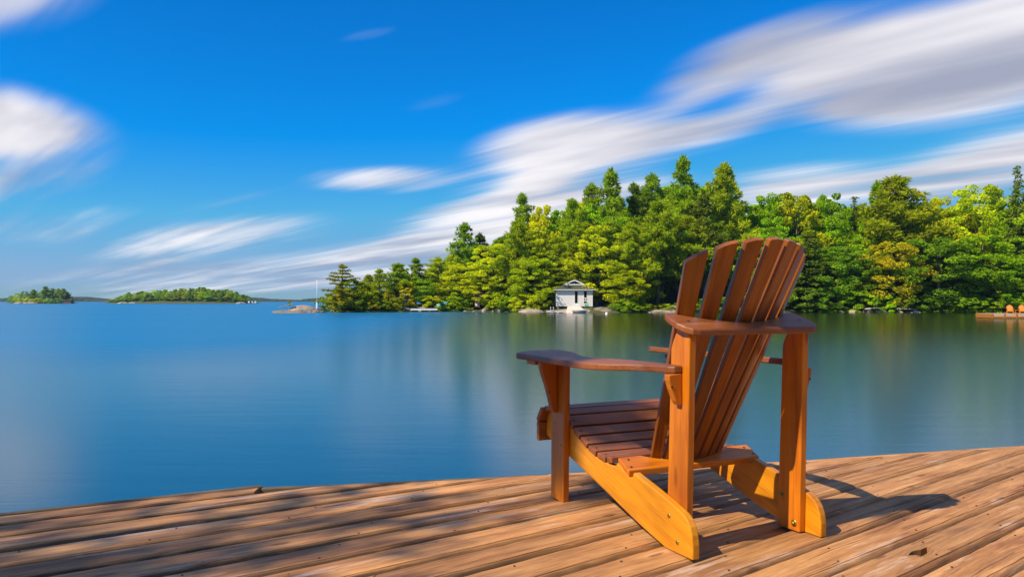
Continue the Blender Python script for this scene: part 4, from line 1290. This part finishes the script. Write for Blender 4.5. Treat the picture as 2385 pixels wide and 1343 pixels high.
for sx in (HX0 + 0.3, (HX0 + HX1) / 2, HX1 - 0.3):
    hp('pier', box(sx - 0.2, sx + 0.2, HY + 0.02, HY + 0.5, HZ0 - 1.2, HZ0 - 0.165), 'rock')
hp('step', box(DX0 - 0.1, DX1 + 0.2, HY - 0.75, HY - 0.08, HZ0 - 0.55, HZ0 - 0.05), 'white')
RX0, RX1, RY0, RY1 = bx(1288.5), bx(1387.5), HY - 0.45, HY + HD + 0.45
TX0, TX1, TY0, TY1, TZ = bx(1313), bx(1364.5), HY + 1.25, HY + HD - 1.2, bz(662.5)
EZ = bz(673.5)
V = [(RX0, RY0, EZ), (RX1, RY0, EZ), (RX1, RY1, EZ), (RX0, RY1, EZ), (TX0, TY0, TZ), (TX1, TY0, TZ), (TX1, TY1, TZ), (TX0, TY1, TZ), (RX0, RY0, EZ - 0.12), (RX1, RY0, EZ - 0.12), (RX1, RY1, EZ - 0.12), (RX0, RY1, EZ - 0.12)]
F = [[0, 1, 5, 4], [1, 2, 6, 5], [2, 3, 7, 6], [3, 0, 4, 7], [4, 5, 6, 7], [8, 9, 1, 0], [9, 10, 2, 1], [10, 11, 3, 2], [11, 8, 0, 3], [11, 10, 9, 8]]
roof = hp('roof', (V, F), 'shingle')
PXm, PZ = bx(1338.7), bz(650.5)
gy = TY0 - 0.35
hp('gable_roof', join(prism([(TX0 - 0.1, TZ + 0.02), (PXm, PZ), (PXm, PZ - 0.12), (TX0 + 0.15, TZ + 0.015)], 'y', gy, TY1 + 0.3), prism([(TX1 + 0.1, TZ + 0.02), (PXm, PZ), (PXm, PZ - 0.12), (TX1 - 0.15, TZ + 0.015)], 'y', gy, TY1 + 0.3)), 'shingle', roof)
hp('gable_trim', join(prism([(TX0 - 0.12, TZ + 0.0), (PXm, PZ + 0.02), (PXm, PZ - 0.20), (TX0 + 0.32, TZ + 0.0)], 'y', gy - 0.06, gy - 0.003), prism([(TX1 + 0.12, TZ + 0.0), (PXm, PZ + 0.02), (PXm, PZ - 0.20), (TX1 - 0.32, TZ + 0.0)], 'y', gy - 0.055, gy - 0.003), box(TX0 + 0.25, TX1 - 0.25, gy - 0.05, gy + 0.0, TZ - 0.06, TZ + 0.12)), 'white', roof)
gw = hp('gable_window', prism([(TX0 + 0.35, TZ + 0.09), (TX1 - 0.35, TZ + 0.09), (PXm, PZ - 0.2)], 'y', gy + 0.25, gy + 0.28), 'glass', roof)
hp('mullion', box(PXm - 0.04, PXm + 0.04, gy + 0.18, gy + 0.245, TZ + 0.1, PZ - 0.25), 'white', roof)
hp('roof_vent', box(bx(1346), bx(1349), TY0 + 1.0, TY0 + 1.3, bz(655), bz(651)), 'white', roof)
hp('gutter', box(RX0 + 0.02, RX1 + 0.05, RY0 - 0.08, RY0 - 0.003, EZ - 0.14, EZ - 0.03), 'white')

def small_chair(name, loc, rz, mat, label, group=None):
    """Fan-backed garden armchair, simplified for its distance. Faces local -y."""
    e = empty(name, loc, rz)
    tag(e, label, 'chair', group)
    for k in range(5):
        xx = (k - 2) * 0.105
        t = 0.97 - 0.035 * (k - 2) ** 2
        v, f = prism([(xx - 0.046, 0.30), (xx + 0.046, 0.30), (xx * 1.18 + 0.052, t), (xx * 1.18 - 0.052, t)], 'y', 0, 0.025)
        v = [(a, b + (c - 0.3) * 0.42 + 0.10 - 0.9 * xx * xx, c) for a, b, c in v]
        add('back_slat', mesh_of('back_slat', v, f, M[mat]), e)
    v, f = prism([(-0.42, 0.38), (0.16, 0.27), (0.16, 0.24), (-0.42, 0.34)], 'x', -0.27, 0.27)
    add('seat', mesh_of('seat', v, f, M[mat]), e)
    for s in (-1, 1):
        add('arm', mesh_of('arm', *box(s * 0.34 - 0.065, s * 0.34 + 0.065, -0.44, 0.30, 0.555, 0.585), M[mat]), e)
        add('leg', mesh_of('leg', *box(s * 0.29 - 0.015, s * 0.29 + 0.015, -0.40, -0.30, 0, 0.553), M[mat]), e)
        add('leg', mesh_of('leg', *prism([(0.20, 0.553), (0.28, 0.553), (0.45, 0), (0.36, 0)], 'x', s * 0.29 - 0.015, s * 0.29 + 0.015), M[mat]), e)
    add('apron', mesh_of('apron', *box(-0.27, 0.27, -0.43, -0.405, 0.22, 0.38), M[mat]), e)
    return e
p = at(1366.5, 716, 131.0)
small_chair('garden_chair', (p.x, 131.0, p.z - 0.05), RAD(-10), 'green', 'green garden armchair on the rock by the right window of the boathouse')
p = at(1390.5, 700, 136.0)
o = add('water_barrel', mesh_of('water_barrel', *tube([(0, 0, 0), (0, 0, 0.2), (0, 0, 0.5), (0, 0, 0.62)], [0.2, 0.24, 0.24, 0.2], 12), M['bluep'], None, True), None, (p.x, 136.0, land_z(p.x, 136.0)))
tag(o, 'blue plastic barrel in the shade right of the boathouse', 'barrel')

# ------------------------------------------------------------------ brown shed
SY = 141.2
S2 = SY / FPX
sx0, sx1 = (1105.5 - 1192.5) * S2, (1131 - 1192.5) * S2
sz0, sz1 = EYE + (700 - 715) * S2, EYE + (700 - 686) * S2
shed = empty('shed', ((sx0 + sx1) / 2, SY + 1, sz0))
tag(shed, 'small brown open-fronted shed under the leafy trees left of the boathouse', 'shed')
so = shed.location
def sp(name, vf, mat):
    v, f = vf
    return add(name, mesh_of(name, [(a - so.x, b - so.y, c - so.z) for a, b, c in v], f, M[mat]), shed)
sp('wall', box(sx0, sx0 + 0.75, SY, SY + 0.08, sz0, sz1), 'brownwood')
sp('wall', box(sx0, sx0 + 0.08, SY + 0.085, SY + 2.2, sz0, sz1), 'brownwood')
sp('wall', box(sx1 - 0.08, sx1, SY + 0.085, SY + 2.2, sz0, sz1), 'brownwood')
sp('wall', box(sx0 + 0.085, sx1 - 0.085, SY + 2.1, SY + 2.2, sz0, sz1), 'brownwood')
sp('post', box(sx0 + 0.76, sx0 + 0.86, SY - 0.03, SY + 0.07, sz0, sz1), 'tan')
sp('post', box(sx1 - 0.10, sx1 + 0.02, SY - 0.03, SY + 0.07, sz0, sz1), 'brownwood')
sp('lintel', box(sx0 + 0.87, sx1 - 0.11, SY - 0.02, SY + 0.06, sz1 - 0.16, sz1), 'tan')
sp('panel', box(sx0 + 0.12, sx0 + 0.52, SY - 0.03, SY - 0.004, sz0 + 0.25, sz0 + 0.75), 'white')
xm = (sx0 + sx1) / 2
for s, xe in ((-1, sx0 - 0.2), (1, sx1 + 0.2)):
    sp('roof', prism([(xe, sz1 - 0.02), (xm, sz1 + 0.50), (xm, sz1 + 0.40), (xe, sz1 - 0.12)], 'y', SY - 0.3, SY + 2.4), 'tan' if s < 0 else 'brownwood')
p = at(1535, 689, 138)
dish = empty('satellite_dish', (p.x, 138, land_z(p.x, 138)))
tag(dish, 'small pale satellite dish among the trunks left of the chair back', 'dish')
add('mast', mesh_of('mast', *tube([(0, 0, -0.2), (0, 0, p.z - land_z(p.x, 138))], [0.04, 0.04], 8), M['white']), dish)
V, F = tube([(0, -0.05 - 0.10 * (r_ / 0.42) ** 2, p.z - land_z(p.x, 138) + 0.0) for r_ in (0.02, 0.2, 0.32, 0.42)], [0.02, 0.2, 0.32, 0.42], 16, False)
add('reflector', mesh_of('reflector', V, F, M['white'], None, True), dish)

# ------------------------------------------------------------------ far right dock with two chairs
rd = empty('dock', (61.1, 88.0, WATER), RAD(-7))
tag(rd, 'far dock at the right edge carrying two orange chairs', 'dock')
ZT = 0.55
for k in range(46):
    add('plank', mesh_of('plank', *box(-6.9 + k * 0.3 + 0.01, -6.9 + (k + 1) * 0.3 - 0.01, -1.9, 1.9, ZT - 0.05, ZT), M['tan']), rd) if k == 0 else None
pm = [c for c in rd.children if c.name.startswith('plank')][0].data
for k in range(1, 46):
    add('plank', pm, rd, (k * 0.3, 0, 0))
add('beam', mesh_of('beam', *box(-6.95, 7, -1.98, -1.91, 0.06, 0.24), M['beam']), rd)
add('beam', mesh_of('beam', *box(-6.98, -6.91, -1.90, 1.9, 0.06, 0.53), M['beam']), rd)
for k in range(8):
    x0 = -6.9 + k * 1.28
    add('panel', mesh_of('panel', *box(x0 + 0.05, x0 + 1.2, -1.955, -1.915, 0.245, ZT - 0.06), M['tan']), rd)
    add('post', mesh_of('post', *box(x0 - 0.06, x0 + 0.04, -2.02, -1.925, 0.02, ZT + 0.01), M['beam']), rd)
for x0 in (-6.3, -2.0, 2.5, 6.5):
    add('pile', mesh_of('pile', *tube([(x0, -1.5, -2), (x0, -1.5, ZT - 0.06)], [0.12, 0.12], 8), M['dock_side'], (0, 0, 1)), rd)
small_chair('garden_chair', (57.05, 88.6, WATER + ZT), RAD(-28), 'orange', 'left of the two orange slatted chairs on the far right dock', None)
small_chair('garden_chair', (58.35, 88.45, WATER + ZT), RAD(-28), 'orange', 'right one of the two orange slatted chairs on the far right dock', None)
tb = empty('side_table', (57.75, 88.4, WATER + ZT))
tag(tb, 'low orange side table between the two orange chairs', 'table')
add('table_top', mesh_of('table_top', *box(-0.30, 0.30, -0.2, 0.2, 0.38, 0.42), M['orange']), tb)
for a, b in ((-.26, -.16), (.26, -.16), (-.26, .16), (.26, .16)):
    add('leg', mesh_of('leg', *box(a - .025, a + .025, b - .025, b + .025, 0, 0.378), M['orange']), tb)

# ------------------------------------------------------------------ islands and the farthest shore
def island(x0p, x1p, Y, depth, hgt):
    xa, xb = (x0p - 1192.5) / FPX * Y, (x1p - 1192.5) / FPX * Y
    V, F = [], []
    n, m = 40, 8
    for i in range(n + 1):
        t = i / n
        for j in range(m + 1):
            s = j / m
            prof = math.sin(math.pi * t) ** 0.5 * math.sin(math.pi * s) ** 0.7
            V.append((xa + (xb - xa) * t, Y - depth * 0.5 + depth * s, WATER - 0.6 + (hgt + 0.6) * prof + 0.3 * math.sin(i * 1.9) * prof))
    for i in range(n):
        for j in range(m):
            F.append([i * (m + 1) + j, (i + 1) * (m + 1) + j, (i + 1) * (m + 1) + j + 1, i * (m + 1) + j + 1])
    return tag(add('terrain', mesh_of('terrain', V, F, M['ground'], None, True)), kind='structure')
island(18, 178, 556, 26, 1.6)
island(250, 602, 566, 60, 2.6)
def isl_tree(px, top, wpx, Y, kind, ck, label, group):
    x = (px - 1192.5) / FPX * Y
    zt = at(px, top, Y).z
    return tree(NAMES[kind.rstrip('0123456789')], kind, x, Y, WATER + 0.4, zt - WATER - 0.4, wpx / FPX * Y, COLOURS[ck], label, group)
for px, top, w, kind, ck in ((27, 688, 18, 'leafy0', 'green_leafy'), (42, 682, 22, 'leafy1', 'leafy'), (57, 677, 24, 'leafy2', 'green_leafy'), (78, 674, 24, 'red_pine0', 'white_pine'), (92, 680, 20, 'leafy0', 'green_leafy'), (106, 667, 26, 'red_pine1', 'white_pine'),
                             (122, 671, 24, 'white_pine0', 'white_pine'), (136, 672, 22, 'red_pine2', 'white_pine'), (148, 672, 22, 'red_pine1', 'white_pine'), (158, 680, 18, 'white_pine1', 'spruce'), (168, 694, 14, 'bush0', 'dark_leafy'),
                             (66, 693, 24, 'bush1', 'leafy'), (88, 695, 26, 'bush0', 'leafy'), (50, 694, 26, 'bush0', 'leafy'), (114, 694, 26, 'bush1', 'green_leafy'), (134, 694, 26, 'bush1', 'dark_leafy')):
    low = 'bush' in kind
    isl_tree(px, top, w, 550 + rf.uniform(0, 8) if not low else 546, kind, ck, ('bush on the shore of the small far island at left' if low else 'tree in the clump covering the small far island at left'), 'bushes of the small far island' if low else 'trees of the small far island')
for row, (Y, n) in enumerate(((552, 30), (562, 26), (574, 22))):
    for k in range(n):
        px = 258 + (594 - 258) * (k + rf.uniform(0.1, 0.9)) / n
        t = (px - 425) / 175
        top = 706 - (1 - abs(t) ** 5) * (29 + 7 * math.exp(-((px - 480) / 80) ** 2)) + rf.uniform(-2, 4) + (0 if row else 7)
        kind, ck = rf.choice([('leafy0', 'green_leafy'), ('leafy1', 'leafy'), ('leafy2', 'green_leafy'), ('red_pine0', 'white_pine'), ('red_pine1', 'red_pine'), ('white_pine1', 'white_pine')])
        isl_tree(px, top, rf.uniform(20, 30), Y, kind, ck, 'tree in the wood covering the long far island', 'trees of the long far island')
p = at(587, 706, 545)
ih = empty('boathouse', (p.x, 545, WATER + 0.2))
tag(ih, 'tiny white boathouse at the right end of the long far island', 'boathouse')
add('wall', mesh_of('wall', *box(-2.9, 2.9, 0, 3, 0.3, 1.9), M['white']), ih)
add('door', mesh_of('door', *box(-1.6, -0.4, -0.06, -0.003, 0.3, 1.6), M['dark']), ih)
add('window', mesh_of('window', *box(0.5, 1.7, -0.06, -0.003, 0.7, 1.5), M['glass']), ih)
add('roof', mesh_of('roof', *prism([(-3.2, 1.905), (3.2, 1.905), (2.6, 2.5), (-2.6, 2.5)], 'y', -0.3, 3.3), M['shingle']), ih)
p = at(157, 706, 543)
ih = empty('hut', (p.x, 543, WATER + 0.1))
tag(ih, 'dark brown hut at the right end of the small far island', 'hut')
add('wall', mesh_of('wall', *box(-2.4, 2.4, 0, 3, 0.0, 2.0), M['brownwood']), ih)
add('roof', mesh_of('roof', *prism([(-2.7, 2.005), (2.7, 2.005), (0, 3.0)], 'y', -0.3, 3.3), M['shingle']), ih)
for px, w in ((55, 30), (72, 34), (290, 26), (310, 20), (565, 24)):
    rock(px, 702.5, w, 541, 'pale rock at the waterline of the %s far island' % ('small' if px < 200 else 'long'), 'rocks of the %s island' % ('small' if px < 200 else 'long'), 0.5, ROCKS[1])
V, F = [], []
rs = np.random.default_rng(3)
cols = 520
YF = 1350
for i in range(cols + 1):
    px = -700 + 2300 * i / cols
    hpx = 7.5 + 1.8 * math.sin(px / 61.0) + 1.5 * math.sin(px / 23.0 + 1) + rs.uniform(-0.9, 0.9)
    if 590 < px < 700:
        hpx += 1.5 * math.sin((px - 590) / 35.0) - 1.5
    x = (px - 1192.5) / FPX * YF
    h = hpx / FPX * YF
    for (dy, fz) in ((-8, -0.1), (0, 0.30), (4, 0.72 + rs.uniform(-.1, .1)), (14, 1.0), (60, 1.0 + rs.uniform(0, 0.1)), (160, 0.2)):
        V.append((x, YF + dy + rs.uniform(-2, 2), WATER + h * fz * 1.05))
for i in range(cols):
    for j in range(5):
        F.append([i * 6 + j, (i + 1) * 6 + j, (i + 1) * 6 + j + 1, i * 6 + j + 1])
mfar, tf, pf = material('distant_forest')
nf = tf.noise(tf.new('ShaderNodeTexCoord').outputs['Object'], 0.12, 4.0, 0.7)
tf.put(pf.inputs['Base Color'], tf.ramp(nf, [(0.35, (0.012, 0.024, 0.008)), (0.65, (0.03, 0.052, 0.014))]))
pf.inputs['Roughness'].default_value = 1.0
fs = add('far_shore_wood', mesh_of('far_shore_wood', V, F, mfar))
tag(fs, 'dark blue-green wooded far shore along the horizon', 'wood', None, 'stuff')

# ------------------------------------------------------------------ trees of the near shore, behind the camera, that shade the dock and cut sky light
E_U = Vector((-math.sin(SUN_TRAVEL), math.cos(SUN_TRAVEL), 0))
E_S = Vector((math.cos(SUN_TRAVEL), math.sin(SUN_TRAVEL), 0))
def sunward(u, s, t):
    return E_U * u + E_S * s - sun_dir * t
rg = np.random.default_rng(77)
vs, ts, limbs = [], [], []
spots = []
for k in range(190):                       # boughs over the left of the dock
    gx = rg.uniform(-2.6, -0.02)
    gy = rg.uniform(1.6, 3.5)
    g_ = Vector((gx - 0.10 * (gy - 2.6), gy, 0))
    spots.append((g_.dot(E_U), g_.dot(E_S) - 0.22, 12 + rg.uniform(-1.4, 1.4), rg.uniform(0.24, 0.40), 6))
for p_, r_ in (((-0.02, 0.83, 0.42), 0.15), ((-0.10, 0.90, 0.58), 0.18), ((-0.10, 0.65, 0.58), 0.15), ((-0.02, 0.82, 0.15), 0.13), ((0.25, 0.85, 0.36), 0.16), ((0.08, 0.06, 0.85), 0.08), ((-0.02, 0.86, 0.28), 0.12)):
    q_ = chair.matrix_basis @ Vector((p_[0] - CX0, p_[1] - CY0, p_[2]))
    spots.append((q_.dot(E_U), q_.to_2d().dot(E_S.to_2d()) + q_.z / math.tan(SUN_EL), 11.6 + rg.uniform(-0.5, 0.5), r_, 150))
for u, s, t, r, dn in spots:
    c = np.array(sunward(u, s, t))
    vs.append(clump(c, (r, r, r * 0.75), int(dn * (r / 0.33) ** 2), 0.075, rg))
    ts.append(np.clip(rg.uniform(0.2, 0.8) + rg.normal(0, 0.1, len(vs[-1]) // 4), 0, 1))
    limbs.append(c)
cc = np.mean(np.array(limbs), axis=0)
tb_ = Vector((cc[0] - 0.4, cc[1] - 0.3, near_z(cc[0], cc[1]) - 0.2))
fork = Vector((cc[0] - 0.2, cc[1] - 0.2, cc[2] - 2.2))
stree = empty('maple_tree', tb_)
tag(stree, 'leafy maple on the near shore whose crown shades the left of the dock', 'tree')
parts = [tube([Vector((0, 0, 0)), (fork - tb_) * 0.5 + Vector((0.1, 0, 0)), fork - tb_], [0.22, 0.17, 0.13], 10)]
for c in limbs[::2]:
    cv = Vector(c) - tb_
    fk = fork - tb_
    parts.append(tube([fk, fk.lerp(cv, 0.5) + Vector((0, 0, 0.15)), cv], [0.06, 0.03, 0.008], 6))
o = add('crown', crown_mesh('crown', np.concatenate(vs) - np.array(tb_), np.concatenate(ts)), stree)
o.color = (0.09, 0.18, 0.015, 1)
add('trunk', mesh_of('trunk', *join(*parts), M['bark_grey'], None, True), stree)
rb = random.Random(9)
for k in range(26):
    a = RAD(180 + 180 * (k + 0.5) / 26)           # unseen half ring of trees, added to cut sky light from behind
    dist = rb.uniform(13, 17) if k % 2 else rb.uniform(20, 27)
    x, y = dist * math.cos(a) * 1.15, dist * math.sin(a) - 3
    sunward_gap = abs((math.degrees(a) - 213.5 + 180) % 360 - 180) < 22
    h = rb.uniform(9, 11) * (dist / 17) if not sunward_gap else dist * 0.42
    kind, ck = rb.choice([('leafy0', 'green_leafy'), ('leafy1', 'dark_leafy'), ('red_pine0', 'white_pine'), ('spruce0', 'spruce'), ('leafy2', 'green_leafy')])
    tree(NAMES[kind.rstrip('0123456789')], kind, x, y, near_z(x, y) - 0.1, h, h * 0.55, COLOURS[ck], 'unseen near-shore tree added behind the dock to cut sky light', 'near-shore trees added to cut sky light')

# ------------------------------------------------------------------ air over the lake
HX = 1500.0
hz = add('haze', mesh_of('haze', *box(-HX, HX * 0.6, -60, 1620, WATER - 1.0, 38.0), None))
mh = bpy.data.materials.new('lake_air')
mh.use_nodes = True
th = NT(mh.node_tree)
th.n.clear()
vo = th.new('ShaderNodeVolumePrincipled')
vo.inputs['Color'].default_value = (0.38, 0.62, 1.0, 1)
vo.inputs['Density'].default_value = 0.00011
vo.inputs['Anisotropy'].default_value = 0.2
ho_ = th.new('ShaderNodeOutputMaterial')
th.l.new(vo.outputs[0], ho_.inputs['Volume'])
hz.data.materials.append(mh)
tag(hz, 'thin blue air over the lake', None, None, 'stuff')
